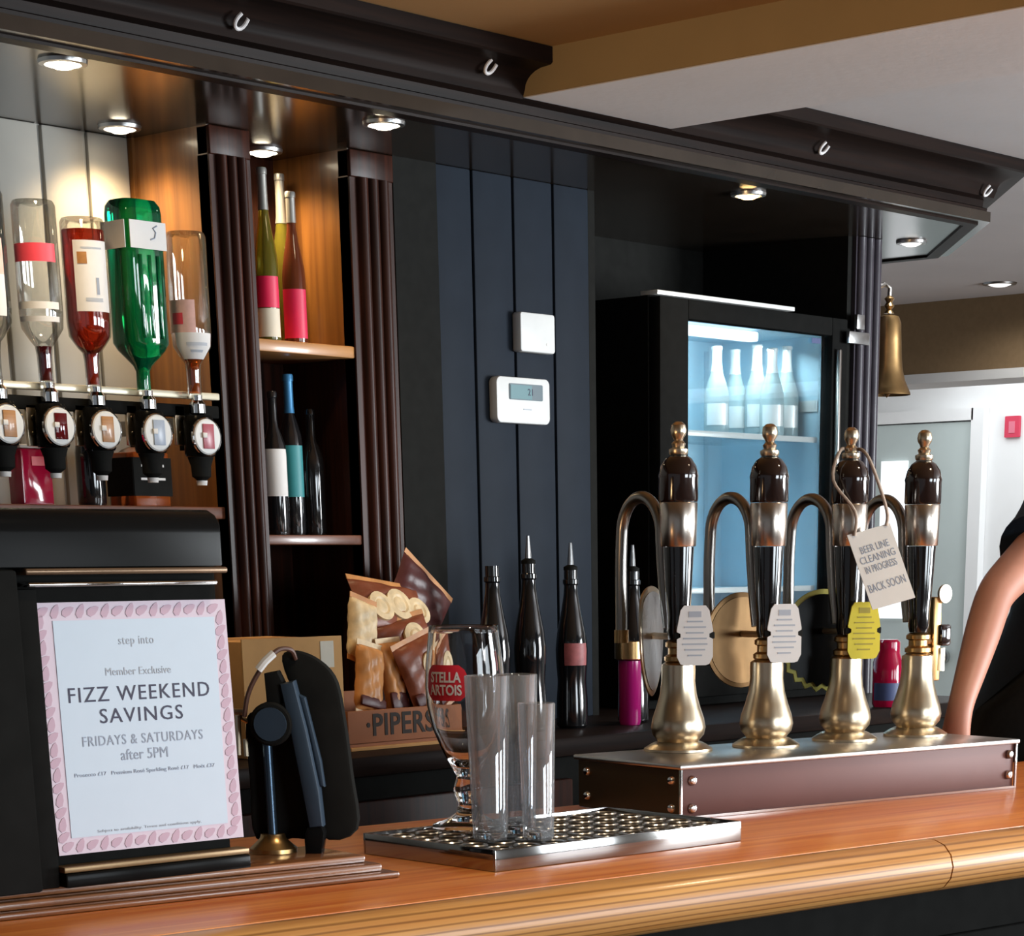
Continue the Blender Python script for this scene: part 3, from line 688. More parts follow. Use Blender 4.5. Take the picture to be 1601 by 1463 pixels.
# things standing on the worktop behind the black cabinet
YT = 3.30
sh0 = ony(150, 792, YT).z
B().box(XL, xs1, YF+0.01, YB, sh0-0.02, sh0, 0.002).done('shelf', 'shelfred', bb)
def stand(px, pytop, Y, z=None):
    z = sh0 if z is None else z
    P = ony(px, pytop, Y); return Vector((P.x, P.y, z+0.0005)), P.z-z
P, h = stand(44, 702, YT)
t = thing('cordial_carton', 'red drink pouch with white rim standing under the measures', 'carton', P)
B().prism(rrect(-0.030, 0.030, 0, h, 0.004), -0.02, 0.02, axis='Y', bev=0.003).done('pack', 'cordial', t)
B().box(-0.031, 0.031, -0.021, 0.021, h, h+0.006, 0.002).done('rim', 'labelwhite', t)
B().box(-0.01, 0.031, -0.0215, -0.020, h*0.70, h*0.86).done('label', 'redlabel', t)
P, h = stand(134, 640, YT)
bottle('liqueur_bottle', 'black bottle standing between two measures behind the cabinet', 'bottle', P, wine_profile(h, 0.024), 'blackglass', None, (h*0.85, 'bluefoil'))
P, h = stand(214, 690, YT)
t = thing('whiskey_bottle', 'square whiskey bottle with black label under the green bottle', 'whiskey bottle', P)
B().prism(rrect(-0.040, 0.040, -0.036, 0.036, 0.008), 0.0, h*0.82, axis='Z', bev=0.003).done('glass_body', M['amber'], t)
B().lathe([(0.034, h*0.82), (0.028, h*0.87), (0.014, h*0.92), (0.013, h*1.06), (0, h*1.06)], 20).done('neck', 'bottleglass', t)
lb = B().box(-0.0405, 0.0405, -0.0375, -0.0362, h*0.16, h*0.74).box(-0.0418, -0.0402, -0.036, 0.036, h*0.16, h*0.74).done('label', 'blackmat', t)
for k, (zf, ww) in enumerate(((0.60, 0.024), (0.50, 0.018), (0.40, 0.026))):
    B().box(-ww, ww, -0.0384, -0.0374, h*zf, h*(zf+0.035)).done('label_print', 'labelwhite', lb)
B().lathe([(0.0145, h*1.0), (0.0145, h*1.08), (0, h*1.085)], 18).done('cap', 'blackmat', t)

# wine on the alcove shelves 
YW = 3.30
def wine(px, ytop, z, r, glass, label, group, pf=burgundy_profile, foil=None, labels=(), Y=YW):
    P = ony(px, ytop, Y); h = P.z-z
    lb_ = [(h*a, h*b, VIEW-70, VIEW+70, m) for a, b, m in labels]
    return bottle('wine_bottle', label, 'wine bottle', (P.x, P.y, z+0.0005), pf(h, r), glass, group, (h*foil[0], foil[1]) if foil else None, lb_)
G1 = 'wine bottles on the upper alcove shelf'; G2 = 'wine bottles on the lower alcove shelf'
wine(408, 262, sh1, 0.021, 'greenwine', 'olive wine bottle with red over cream label against the pilaster', G1, foil=(0.76, 'greyfoil'), labels=((0.20, 0.38, 'pinkred'), (0.03, 0.195, 'labelcream')), Y=3.262)
wine(436, 272, sh1, 0.021, 'greenwine', 'olive wine bottle standing behind the two red-labelled ones', G1, foil=(0.72, 'greyfoil'), Y=3.345)
wine(453, 300, sh1, 0.021, 'brownwine', 'brown wine bottle with plain raspberry label near the shelf middle', G1, foil=(0.80, 'greyfoil'), labels=((0.05, 0.37, 'pinkred'),), Y=3.285)
wine(424, 612, sh2, 0.022, 'blackglass', 'dark wine bottle with white label beside the pilaster', G2, wine_profile, labels=((0.27, 0.60, 'labelwhite'),), Y=3.245)
wine(449, 585, sh2, 0.022, 'blackglass', 'dark wine bottle with blue capsule and teal label', G2, wine_profile, foil=(0.76, 'bluefoil'), labels=((0.24, 0.56, 'teal'),), Y=3.305)
wine(484, 640, sh2, 0.022, 'blackglass', 'plain black wine bottle at the open side of the lower shelf', G2, wine_profile, Y=3.29)

# ================================================================== BOTTLES and boxes on the worktop
def hourglass(h, r):
    return [(0, 0.004), (r*0.8, 0), (r, 0.005), (r*0.98, h*0.18), (r*0.90, h*0.30), (r*0.98, h*0.42), (r, h*0.50), (r*0.90, h*0.60), (r*0.62, h*0.74), (r*0.46, h*0.84), (r*0.42, h*0.90), (r*0.50, h*0.91), (r*0.50, h*0.935), (r*0.42, h*0.94), (r*0.42, h), (0, h)]
GB = 'dark glass bottles on the worktop'
for px, yt, pour, lab, l in ((765, 885, 0, None, 'dark open bottle behind the beer chalice'), (822, 880, 1, None, 'dark bottle with metal pourer, the taller of the two behind the tall glasses'),
                             (888, 890, 1, 'redsq', 'dark bottle with faded red label and metal pourer'), (985, 892, 1, None, 'dark bottle with pourer seen through the first swan-neck spout')):
    P = onz(px+18, 1136, ZW); P.y = 3.0
    q = ony(px+4, yt, 3.0); h = q.z-ZW
    t = thing('soft_drink_bottle', l, 'bottle', (q.x, 3.0, ZW+0.0005), 0, GB)
    pr = hourglass(h, 0.031)
    B().lathe(pr, 28).done('glass_body', 'blackglass', t)
    if pour:
        B().tube([(0, 0, h-0.005), (0, 0, h+0.014), (-0.002, -0.002, h+0.048)], [0.0065, 0.006, 0.003], 10).done('pourer', 'steel', t)
        B().lathe([(0.0135, h-0.002), (0.0135, h+0.004), (0.006, h+0.008)], 16).done('pourer_collar', 'blackmat', t)
    if lab:
        B().lathe(sub_profile(pr, h*0.40, h*0.54, 0.0008), 12, None, rad(VIEW-30), rad(VIEW+62), cap=False).done('label', mat('faded_red_label', (0.34, 0.09, 0.09), 0.5, noise=0.2, nscale=80), t)
P = ony(985, 1130, 2.96); 
t = thing('magenta_tumbler', 'magenta tumbler with brass rim on the worktop behind the first spout', 'tumbler', (P.x, 2.96, ZW+0.0005))
h = ony(985, 1033, 2.96).z-ZW
B().lathe([(0, 0), (0.020, 0), (0.022, 0.006), (0.023, h), (0.021, h), (0.019, 0.01), (0, 0.008)], 26, cap=False).done('cup', 'magenta', t)
h2 = ony(985, 1003, 2.96).z-ZW
B().lathe([(0.022, h+0.0006), (0.030, h+0.004), (0.030, h2), (0.026, h2), (0.0, h2-0.002)], 26).done('rim_collar', 'brassold', t)
P = ony(1386, 1120, 2.86)
t = thing('red_cordial_bottle', 'red cordial bottle with blue label behind the last two pumps', 'cordial bottle', (P.x, 2.86, ZW+0.0005))
h = ony(1386, 1000, 2.86).z-ZW
B().lathe([(0, 0.003), (0.030, 0), (0.033, 0.006), (0.033, h*0.66), (0.026, h*0.80), (0.026, h*0.96), (0.020, h), (0, h)], 26).done('bottle_body', 'cordial', t)
B().lathe([(0.0335, h*0.10), (0.0335, h*0.36)], 20, None, rad(VIEW-70), rad(VIEW+70), cap=False).done('label', 'navyc', t)

# crisp box
A = ony(546, 1168, 2.93); Bx = ony(690, 1158, 2.93); L = 0.27
hbx = ony(546, 1113, 2.93).z-ZW
bxo = thing('crisp_box', 'brown open card display box of crisps with PIPERS lettering', 'display box', (A.x, 2.93, ZW+0.0005))
bz = 0.010
B().box(0, L, 0, 0.006, bz, hbx, 0.001).box(0, 0.006, 0.006, 0.20, bz, hbx, 0.001).box(L-0.006, L, 0.006, 0.20, bz, hbx, 0.001).box(0, L, 0.20, 0.206, bz, hbx+0.02, 0.001).box(0.0, L, 0.0, 0.206, bz-0.004, bz+0.002).done('tray_walls', 'boxbrown', bxo)
B().box(-0.002, L+0.002, -0.008, 0.206, 0, bz-0.004, 0.001).done('bottom_lip', 'cardboard', bxo)
text('lettering', '\u00b7PIPERS', 0.052, 'inkblack', bxo, T(0.040, -0.0008, bz+(hbx-bz)*0.52) @ FACE, 0.0004, 'LEFT', 1.05, 0.001)

def crisp_bag(label, cpx, cpy, Y, w, h, m, tilt, leanx=-12, yawd=0, onions=(), band=None):
    C_ = ony(cpx, cpy, Y)
    t = thing('crisp_bag', label, 'crisp packet', C_, 0, 'crisp packets in the display box')
    t.rotation_euler = Euler((rad(leanx), rad(tilt), rad(yawd)), 'XYZ')
    nx, nz = 14, 16; vs = []
    for side in (-1, 1):
        for j in range(nz+1):
            for i in range(nx+1):
                u = i/nx*2-1; v = j/nz*2-1
                th_ = 0.015*(max(0, 1-u**4))**0.6*(max(0, 1-v**6))**0.7
                pin = 1-0.05*(1-abs(v))
                wr = 0.0018*math.sin(9*u+3*v+cpx)+0.0015*math.sin(13*v-5*u)
                vs.append((u*w/2*pin, side*(th_+wr*(th_/0.015)), v*h/2))
    n1 = (nx+1)*(nz+1); f = []
    for j in range(nz):
        for i in range(nx):
            a = j*(nx+1)+i
            f.append((a, a+1, a+nx+2, a+nx+1)); f.append((n1+a+nx+1, n1+a+nx+2, n1+a+1, n1+a))
    b = B(); b._add(vs, f); bmesh.ops.remove_doubles(b.bm, verts=b.bm.verts, dist=0.0002)
    o = b.done('packet', m, t, ang=1.2)
    for k in range(2):
        B().box(-w/2, w/2, -0.0008, 0.0008, (h/2-0.002) if k else (-h/2-0.008), (h/2+0.008) if k else (-h/2+0.002)).done('crimped_seal', 'crisp2' if m != 'crisp2' else 'cream', t)
    for ux, uz, rr in onions:
        b2 = B()
        b2.lathe([(0, 0.004), (rr*0.35, 0.0045), (rr*0.5, 0.002), (rr*0.62, 0.0045), (rr, 0.003), (rr, -0.012), (0, -0.012)], 20, T(ux*w, -0.0150, uz*h) @ RX(PI/2))
        b2.done('printed_onion', 'cream', t)
    if band:
        b3 = B().box(-w/2*0.97, w/2*0.97, -0.0158, -0.008, -h/2+0.006, -h/2+0.006+band*h, 0.004)
        b3.done('colour_band', 'crisp3' if m != 'crisp3' else 'crisp2', t)
    return t
crisp_bag('dark brown crisp packet standing highest at the back', 655, 940, 3.105, 0.15, 0.11, 'crisp3', 38, -8)
crisp_bag('brown crisp packet lying across the top with three pale onions', 610, 952, 3.068, 0.175, 0.100, 'crisp1', 8, -30, 0, ((-0.22, -0.08, 0.028), (0.06, 0.02, 0.030), (0.32, -0.05, 0.026)))
crisp_bag('cream and orange crisp packet hanging over the near end', 566, 985, 3.028, 0.066, 0.105, 'cream', 18, -12)
crisp_bag('brown crisp packet with one pale onion in the middle row', 634, 1006, 3.030, 0.135, 0.085, 'crisp1', -10, -18, 0, ((0.10, 0.08, 0.024),))
crisp_bag('orange crisp packet leaning at the near corner of the box', 577, 1062, 2.985, 0.062, 0.115, 'crisp2', 14, -10, 0, (), 0.16)
crisp_bag('orange crisp packet with dark foot in the middle front', 617, 1060, 2.992, 0.060, 0.125, 'crisp2', -3, -10, 0, (), 0.26)
crisp_bag('dark red crisp packet tilted behind the chalice with one onion', 662, 1050, 2.966, 0.105, 0.115, 'crisp1', -18, -10, 0, ((0.14, 0.05, 0.025),), 0.2)

# plain carton beside it
A = ony(376, 1004, 2.95); Bx = ony(540, 1000, 2.95)
Bx.x -= 0.012
ct = thing('cardboard_carton', 'plain tan cardboard carton behind the tablet stand', 'carton', (A.x, 2.95, ZW+0.0005))
wc = Bx.x-A.x; hc = A.z-ZW
B().box(0, wc, 0, 0.19, 0, hc, 0.002).done('carton_body', 'cardboard', ct)
B().box(0.0, wc, -0.003, 0.0, hc*0.36, hc+0.004).done('front_flap', mat('cardboard_pale', (0.55, 0.31, 0.12), 0.85, noise=0.06, nscale=20), ct)
B().box(wc-0.05, wc-0.02, -0.0045, -0.003, hc*0.75, hc*0.98).done('tape', 'labelcream', ct)

# ================================================================== BAR COUNTER
ZT = 1.1
s0 = Vector((1.17, 1.528)); s1 = Vector((2.32, 1.368)); cdv = (s1-s0).normalized(); cyaw = math.atan2(cdv.y, cdv.x)
cn = Vector((-cdv.y, cdv.x))
ct0 = s0-cdv*1.6
bc = thing('bar_counter', 'orange wooden bar counter with rounded front nosing', 'bar counter', (ct0.x, ct0.y, 0), cyaw)
LC = 5.2
# counter-frame coordinates of the back edge (the aisle side runs square to the back bar)
def cf(X, Y):
    d = Vector((X, Y))-ct0; return d.dot(cdv), d.dot(cn)
def cu_at_px(px, py): q = onz(px, py, ZT); return cf(q.x, q.y)[0]
bA = (0.0, cf(2.15, 1.942)[1]); bB = (1.0, bA[1])
slope = (bB[1]-bA[1])/(bB[0]-bA[0]); bC = (LC, bA[1]+slope*LC)
B().prism([(0, 0.0015), (LC, 0.0015), bC, bA], ZT-0.045, ZT, axis='Z', bev=0.001).done('top_boards', 'counter', bc)
jn = cu_at_px(1545, 1320)
npf = [(0.0, ZT-0.001), (0.012, ZT-0.0015), (0.026, ZT-0.006), (0.036, ZT-0.016), (0.040, ZT-0.029), (0.037, ZT-0.042), (0.028, ZT-0.052), (0.014, ZT-0.058), (0.0, ZT-0.058)]
B().sweep([(0, 0), (jn-0.0012, 0)], npf).done('nosing', 'nosing', bc, ang=1.2)
B().sweep([(jn+0.0012, 0), (LC, 0)], npf).done('nosing', 'nosing', bc, ang=1.2)
B().box(0, LC, 0.03, 0.05, 0.0, ZT-0.046).done('front_panel', 'black', bc)
fp = B()
for k in range(9): fp.box(0.1+k*0.58, 0.1+k*0.58+0.5, 0.022, 0.03, 0.15, ZT-0.12, 0.005)
fp.done('raised_panel', 'black', bc)
B().prism([(0, bA[1]-0.03), (LC, bC[1]-0.03), (LC, bC[1]-0.01), (0, bA[1]-0.01)], 0, ZT-0.046, axis='Z').done('aisle_panel', 'black', bc)

# ================================================================== PUMP BOX and beer pumps
ZB = ZT+0.065
fl_, fr_, bl_ = Vector((2.120, 1.722)), Vector((2.696, 1.608)), Vector((2.152, 1.924))
d = (fr_-fl_); Lb = d.length; byaw = math.atan2(d.y, d.x); Db = 0.205
pb = thing('pump_box', 'long bronze and steel box on the bar that carries four beer pumps', 'pump housing', (fl_.x, fl_.y, ZT+0.0004), byaw)
hb = ZB-ZT-0.0004
B().box(0.002, Lb-0.002, 0.002, Db, 0.0, hb-0.006, 0.001).done('front_casing', 'copper', pb)
B().box(-0.004, Lb+0.004, -0.004, Db+0.004, hb-0.006, hb, 0.002).done('top_plate', 'pumptop', pb)
B().box(-0.0015, 0.0015, -0.0015, 0.001, 0, hb-0.006).box(Lb-0.0015, Lb+0.0015, -0.0015, 0.001, 0, hb-0.006).box(0.0, Lb, -0.0012, 0.0, 0.0, 0.003).done('corner_trim', 'chrome', pb)
B().box(0.0005, 0.002, 0.004, Db-0.002, 0.001, hb-0.007).done('end_panel', mat('end_olive_brown', (0.075, 0.058, 0.030), 0.3, 0.5, noise=0.08, nscale=12), pb)
for (u, v, z, e) in ((0.018, 0, 0.045, 0), (0.018, 0, 0.012, 0), (Lb-0.012, 0, 0.045, 2), (Lb-0.012, 0, 0.018, 0), (0, 0.018, 0.045, 1), (0, 0.018, 0.012, 1), (0, Db-0.02, 0.045, 1), (0, Db-0.02, 0.015, 1)):
    mt = T(u, 0.0008, z) @ RX(PI/2) if e != 1 else T(0.0008, v, z) @ RY(-PI/2)
    B().lathe([(0, 0), (0.006, 0), (0.006, 0.001), (0.004, 0.004), (0, 0.005)], 14, mt).done('dome_bolt', 'chrome' if e != 2 else 'steeldark', pb)

def sym_card(w, h):
    a = [(0.30, 0.5), (0.40, 0.42), (0.5, 0.10), (0.5, 0.06), (0.40, 0.03), (0.40, -0.03), (0.5, -0.06), (0.5, -0.36), (0.40, -0.48), (0.30, -0.5)]
    return [(x*w, z*h) for x, z in a]+[(-x*w, z*h) for x, z in reversed(a)]
def pump(P, label, clip, card):
    t = thing('beer_pump', label, 'beer pump', (P[0], P[1], ZB+0.0003), byaw, 'hand-pull beer pumps on the box')
    B().lathe([(0.0, 0), (0.044, 0), (0.044, 0.003), (0.036, 0.008), (0.030, 0.011), (0, 0.011)], 36).done('base_flange', 'brass', t)
    B().lathe([(0.026, 0.0112), (0.027, 0.013), (0.033, 0.020), (0.035, 0.029), (0.033, 0.040), (0.028, 0.054), (0.0235, 0.070), (0.0215, 0.086), (0.0218, 0.100), (0.0215, 0.106), (0.017, 0.109)], 36).done('body_barrel', 'brass', t)
    B().lathe([(0.016, 0.1095), (0.018, 0.111), (0.018, 0.116), (0.013, 0.119), (0.013, 0.126), (0.0165, 0.128), (0.0165, 0.133), (0.012, 0.136)], 28).done('neck_collar', 'brassold', t)
    B().lathe([(0.0125, 0.1365), (0.0145, 0.145), (0.0145, 0.165), (0.0160, 0.180), (0.0195, 0.246), (0.0195, 0.2475)], 28).done('handle', 'pumpblack', t)
    B().lathe([(0.0215, 0.248), (0.0222, 0.249), (0.0238, 0.299), (0.0232, 0.300)], 28).done('ferrule', 'ferrule', t)
    B().lathe([(0.0235, 0.3005), (0.0245, 0.303), (0.0243, 0.328), (0.0250, 0.331), (0.0220, 0.343), (0.0165, 0.351), (0.0105, 0.355)], 28).done('handle_top', 'pumpbrown', t)
    B().lathe([(0.0105, 0.3555), (0.0120, 0.358), (0.0120, 0.362), (0.0075, 0.364), (0.0090, 0.3685), (0.0055, 0.372), (0.0062, 0.3745), (0.0092, 0.379), (0.0100, 0.384), (0.0085, 0.390), (0.0045, 0.3935), (0, 0.394)], 24).done('finial', 'brass', t)
    # swan neck
    arch = [(0, 0.020, 0.150), (0, 0.026, 0.185), (0, 0.032, 0.235)]
    for k in range(13):
        a = PI*k/12
        arch.append((0, 0.074-0.040*math.cos(a), 0.262+0.046*math.sin(a)))
    arch += [(0, 0.116, 0.225), (0, 0.116, 0.170), (0, 0.116, 0.145)]
    arch = [tuple(v) for v in smooth_poly(arch, 3, False)]
    sp = B().tube(arch, 0.0075, 12).done('swan_neck_spout', 'steeldark', t)
    B().lathe([(0.0095, 0.13), (0.0095, 0.146)], 16, T(0, 0.116, 0)).done('sparkler', 'brassold', sp)
    if clip:
        shp, yd, v0, zc, m1, m2 = clip
        mt = T(0, v0, zc) @ RZ(rad(yd))
        cl = B().prism(shp, 0.0, 0.003, mt, bev=0.0008).done('pump_clip', m1, t)
        inner = [(x*0.9, z*0.9) for x, z in shp]
        B().prism(inner, -0.0012, -0.0002, mt).done('clip_back', m2, cl)
        B().tube([(0, 0.012, 0.140), (0, v0-0.002, 0.140)], 0.0042, 8).done('clip_rod', 'brass', cl)
    if card:
        mc, yd = card
        mt = T(0.002, -0.030, 0.142) @ RZ(rad(yd))
        cc = B().prism(sym_card(0.046, 0.072), -0.0012, 0.0012, mt).done('info_card', mc, t)
        pr_ = B()
        for k in range(7): 
            ww = (0.010, 0.014, 0.011, 0.015, 0.016, 0.013, 0.009)[k]
            pr_.box(-ww, ww, -0.0016, -0.0011, 0.016-k*0.0068, 0.0178-k*0.0068, 0, mt)
        pr_.box(-0.008, 0.008, -0.0016, -0.0011, 0.022, 0.029, 0, mt)
        pr_.done('card_print', 'inkpale' if mc == 'card' else mat('olive_print', (0.36, 0.29, 0.04), 0.7), cc)
        B().box(-0.026, 0.026, 0.0014, 0.005, -0.004, 0.004, 0.001, mt).tube([mt @ Vector((0, 0.003, 0)), (0.0, -0.010, 0.142)], 0.004, 8).done('card_holder', 'blackmat', t)
    return t
circ = lambda rx, rz: [(rx*math.cos(2*PI*k/40), rz*math.sin(2*PI*k/40)) for k in range(40)]
shield = [tuple(v) for v in smooth_poly([(-0.034, 0.050), (0, 0.066), (0.034, 0.050), (0.037, 0.0), (0.026, -0.045), (0, -0.070), (-0.026, -0.045), (-0.037, 0.0)], 5)]
hop = []
for k in range(48):
    a = 2*PI*k/48; r = 0.064
    if PI*1.12 < a < PI*1.88 and k % 2: r = 0.070
    hop.append((r*math.cos(a)*0.92, r*math.sin(a)))
pump((2.279, 1.856), 'beer pump with white card, nearest the drip tray', (shield, 28, 0.052, 0.135, 'brass', 'steel'), ('card', -28))
pump((2.399, 1.806), 'beer pump with white card and round bronze clip, second along the box', (circ(0.056, 0.060), -8, 0.050, 0.132, 'bronze', 'bronze'), ('card', -22))
pump((2.545, 1.784), 'beer pump with yellow card and black round clip, wearing the hanging notice', (hop, -22, 0.046, 0.130, mat('yellow_green_rim', (0.50, 0.48, 0.12), 0.5, noise=0.2, nscale=60), 'blackgloss'), ('yellow', -20))
p4 = pump((2.668, 1.752), 'beer pump without a card, farthest from the drip tray', None, None)
B().box(0.020, 0.034, -0.010, 0.004, 0.072, 0.182, 0.002).tube([(0, 0, 0.124), (0.034, -0.004, 0.124)], 0.005, 8).done('side_clip_bracket', 'brassold', p4)
B().box(0.030, 0.048, -0.016, -0.002, 0.118, 0.146, 0.003).done('clip_block', 'pumpbrown', p4)
B().lathe([(0, 0), (0.012, 0), (0.012, 0.004), (0, 0.005)], 20, T(0.036, -0.010, 0.186) @ RX(PI/2)).tube([(0.036, -0.008, 0.115), (0.036, -0.008, 0.085)], 0.006, 10).done('valve_knob', 'brass', p4)

# the hanging notice
pz = Vector((2.545, 1.784, 0))
dpt = (pz-CAM).dot(fw) - 0.33*math.sin(pit)*0  # depth of the pump's axis
dep = (Vector((2.545, 1.784, 1.42))-CAM).dot(fw)-0.040
c4 = [atd(1318, 840, dep), atd(1385, 820, dep+0.01), atd(1437, 932, dep+0.012), atd(1370, 950, dep)]
cc = sum(c4, Vector())/4
ex = ((c4[1]-c4[0])+(c4[2]-c4[3])).normalized(); ey = ((c4[0]-c4[3])+(c4[1]-c4[2])); ey = (ey-ex*ey.dot(ex)).normalized(); ez = ex.cross(ey)
nt_ = thing('hanging_notice', 'white card notice on twine about beer line cleaning', 'notice', cc)
nm_ = Matrix((ex, ey, ez)).transposed()
nt_.rotation_euler = nm_.to_euler()
hw = (c4[1]-c4[0]).length/2; hh = (c4[1]-c4[2]).length/2
B().box(-hw, hw, -hh, hh, -0.0006, 0.0006).done('notice_card', 'card', nt_)
for k, (s_, yy, sz) in enumerate((('BEER LINE', 0.52, 0.0135), ('CLEANING', 0.26, 0.0135), ('IN PROGRESS', 0.0, 0.0135), ('BACK SOON', -0.48, 0.0155))):
    text('lettering', s_, sz, 'inkgrey', nt_, T(0.0, yy*hh, 0.0009) @ RZ(rad(2)), 0.0001, sx=min(1.0, hw*1.75/(len(s_)*sz*0.64)))
inv = (Matrix.Translation(cc) @ nm_.to_4x4()).inverted()
topn = Vector((2.545, 1.784, ZB+0.366))
pts = []
holeL = cc-ex*hw*0.7+ey*hh*0.93+ez*0.001; holeR = cc+ex*hw*0.8+ey*hh*0.96+ez*0.001
toc = (CAM-topn).normalized(); sdv = toc.cross(Vector((0, 0, 1))).normalized()
lp = [holeL, holeL+Vector((0, 0, 0.03)), topn-sdv*(-0.022)+toc*0.026+Vector((0, 0, -0.036)), topn-sdv*(-0.014)+toc*0.012, topn-toc*0.012, topn-sdv*0.015+toc*0.008, topn-sdv*0.028+toc*0.022+Vector((0, 0, -0.02)), holeR+Vector((0, 0, 0.02)), holeR]
B().tube([inv @ Vector(v) for v in smooth_poly(lp, 5, False)], 0.0022, 8).done('twine_loop', 'twine', nt_)

# ================================================================== DRIP TRAY and glasses
T0 = Vector((1.640, 1.572)); T1 = Vector((1.997, 1.536)); td = T1-T0; Lt = td.length; tyaw = math.atan2(td.y, td.x); Dt = 0.217; Ht = 0.022
tr = thing('drip_tray', 'polished steel drip tray with slotted grid under the glasses', 'drip tray', (T0.x, T0.y, ZT+0.0004), tyaw)
B().box(0, Lt, 0, 0.003, 0, Ht, 0.0008).box(0, Lt, Dt-0.003, Dt, 0, Ht, 0.0008).box(0, 0.003, 0.003, Dt-0.003, 0, Ht, 0.0008).box(Lt-0.003, Lt, 0.003, Dt-0.003, 0, Ht, 0.0008).box(0.002, Lt-0.002, 0.002, Dt-0.002, 0.0, 0.002).done('pan', 'traysteel', tr)
B().box(0.004, Lt-0.004, 0.004, Dt-0.004, Ht-0.008, Ht-0.004).done('grid_plate', 'blackrubber', tr)
sl = B()
for i in range(9):
    for j in range(5):
        u = 0.030+i*(Lt-0.06)/8; v = 0.028+j*(Dt-0.056)/4
        pts = [(u+0.013*math.cos(2*PI*k/18), v+0.013*math.sin(2*PI*k/18), Ht-0.0035) for k in range(18)]
        sl.tube(pts, 0.0016, 6, closed=True)
sl.done('pressed_rings', 'steel', tr)
zg = ZT+Ht-0.0015
def tloc(px, py): return onz(px, py, zg)
P = tloc(733, 1295)
chz = [(0, 0.0005), (0.036, 0), (0.040, 0.002), (0.039, 0.005), (0.024, 0.010), (0.013, 0.017), (0.0105, 0.026), (0.0135, 0.034), (0.0155, 0.042), (0.0135, 0.050), (0.0115, 0.056), (0.016, 0.064), (0.026, 0.082), (0.036, 0.106), (0.0415, 0.130), (0.0428, 0.150), (0.0415, 0.172), (0.0375, 0.205), (0.0368, 0.212)]
inn = [(r-0.0018, z) for r, z in chz if z >= 0.075][::-1]
chal = thing('beer_chalice', 'stemmed beer chalice with red STELLA ARTOIS badge on the drip tray', 'glass', (P.x, P.y, zg+0.0003), 0, 'empty glasses on the drip tray')
B().lathe(chz+[(0.0360, 0.2125)]+inn+[(0.010, 0.068), (0, 0.066)], 48, cap=False).done('glass_bowl', 'glass', chal, ang=1.0)
ba = rad(VIEW-31)
def wrap_badge(prof_z, half, r_fn, m, nm, par, off):
    b = B(); n = 14; vs = []
    for z in prof_z:
        for k in range(n+1):
            a = ba+half(z)*(k/n*2-1); r = r_fn(z)+off
            vs.append((r*math.cos(a), r*math.sin(a), z))
    f = [(j*(n+1)+i, j*(n+1)+i+1, (j+1)*(n+1)+i+1, (j+1)*(n+1)+i) for j in range(len(prof_z)-1) for i in range(n)]
    b._add(vs, f); return b.done(nm, m, par)
rf = lambda z: sub_profile([p for p in chz if p[1] >= 0.1], z, z+1e-5, 0)[0][0]
bz = [0.137+0.0365*k/8 for k in range(9)]
hf = lambda z: rad(34)*(1-0.35*abs((z-0.155)/0.0185)**4)
wrap_badge(bz, hf, rf, 'redlabel', 'badge', chal, 0.0006)
for s_, zz, sz in (('STELLA', 0.1605, 0.0145), ('ARTOIS', 0.1475, 0.0145)):
    o = text('lettering', s_, sz, 'labelwhite', chal, T(0, 0, 0), 0.0001, bold=0.0004)
    for v in o.data.vertices:
        z = zz+v.co.y; r = rf(z)+0.0012+v.co.z; a = ba+v.co.x*0.77/0.042
        v.co = (r*math.cos(a), r*math.sin(a), z)
def tumbler(px, py, ytop, r0, r1, label):
    P = tloc(px, py); h = onp(px-2, ytop, P, (fw.x, fw.y, 0)).z-zg
    t = thing('straight_glass', label, 'glass', (P.x, P.y, zg+0.0003), 0, 'empty glasses on the drip tray')
    B().lathe([(0, 0.001), (r0*0.9, 0), (r0, 0.003), (r0*1.0, 0.012), (r1, h-0.001), (r1-0.0007, h), (r1-0.0016, h-0.001), (r0-0.0018, 0.018), (r0*0.7, 0.012), (0, 0.011)], 40, cap=False).done('glass_wall', 'tumbler', t, ang=1.0)
    B().lathe([(0, 0.0015), (r0*0.80, 0.0012), (r0*0.9, 0.003), (r0*0.9, 0.0085), (r0*0.6, 0.0105), (0, 0.0100)], 32).done('glass_base', 'glass', t, ang=1.0)
    return t
tumbler(767, 1313, 1056, 0.0185, 0.0232, 'tall straight glass touching the chalice')
tumbler(811, 1304, 1054, 0.0185, 0.0228, 'tall straight glass behind the shortest one')
tumbler(842, 1312, 1099, 0.0165, 0.0195, 'shorter straight glass nearest the pump box')

# ================================================================== BLACK CABINET, poster, plinth
A = onz(93, 1338, 1.15); Bp = onz(381, 1308, 1.15); u = (Bp-A); kyaw = math.atan2(u.y, u.x); pw = u.length
kx = Vector((math.cos(kyaw), math.sin(kyaw), 0)); ky = Vector((-kx.y, kx.x, 0))
ZPL = 1.122
# plinth: stepped mahogany moulding lying on the counter
q1 = onz(626, 1372, ZT); q0 = onz(0, 1441, ZT); dv = (q1-q0).normalized(); pyaw = math.atan2(dv.y, dv.x)
pl = thing('wooden_plinth', 'stepped mahogany plinth on the bar under the black cabinet', 'plinth', (q1.x, q1.y, ZT+0.0004), pyaw)
Lp = 0.95
B().box(-Lp, 0, 0, 0.135, 0, 0.006, 0.002).done('bottom_step', 'plinth', pl)
B().box(-Lp, -0.012, 0.012, 0.133, 0.006, 0.014, 0.003).done('middle_step', 'plinth', pl)
B().box(-Lp, -0.022, 0.026, 0.131, 0.014, ZPL-ZT-0.0004, 0.003).done('top_step', 'plinth', pl)
cb = thing('poster_cabinet', 'black cabinet with glossy hood holding the framed notice on the bar', 'cabinet', (A.x, A.y, ZPL+0.0005), kyaw)
o_ = Vector((A.x, A.y, 0)); nrm = -ky
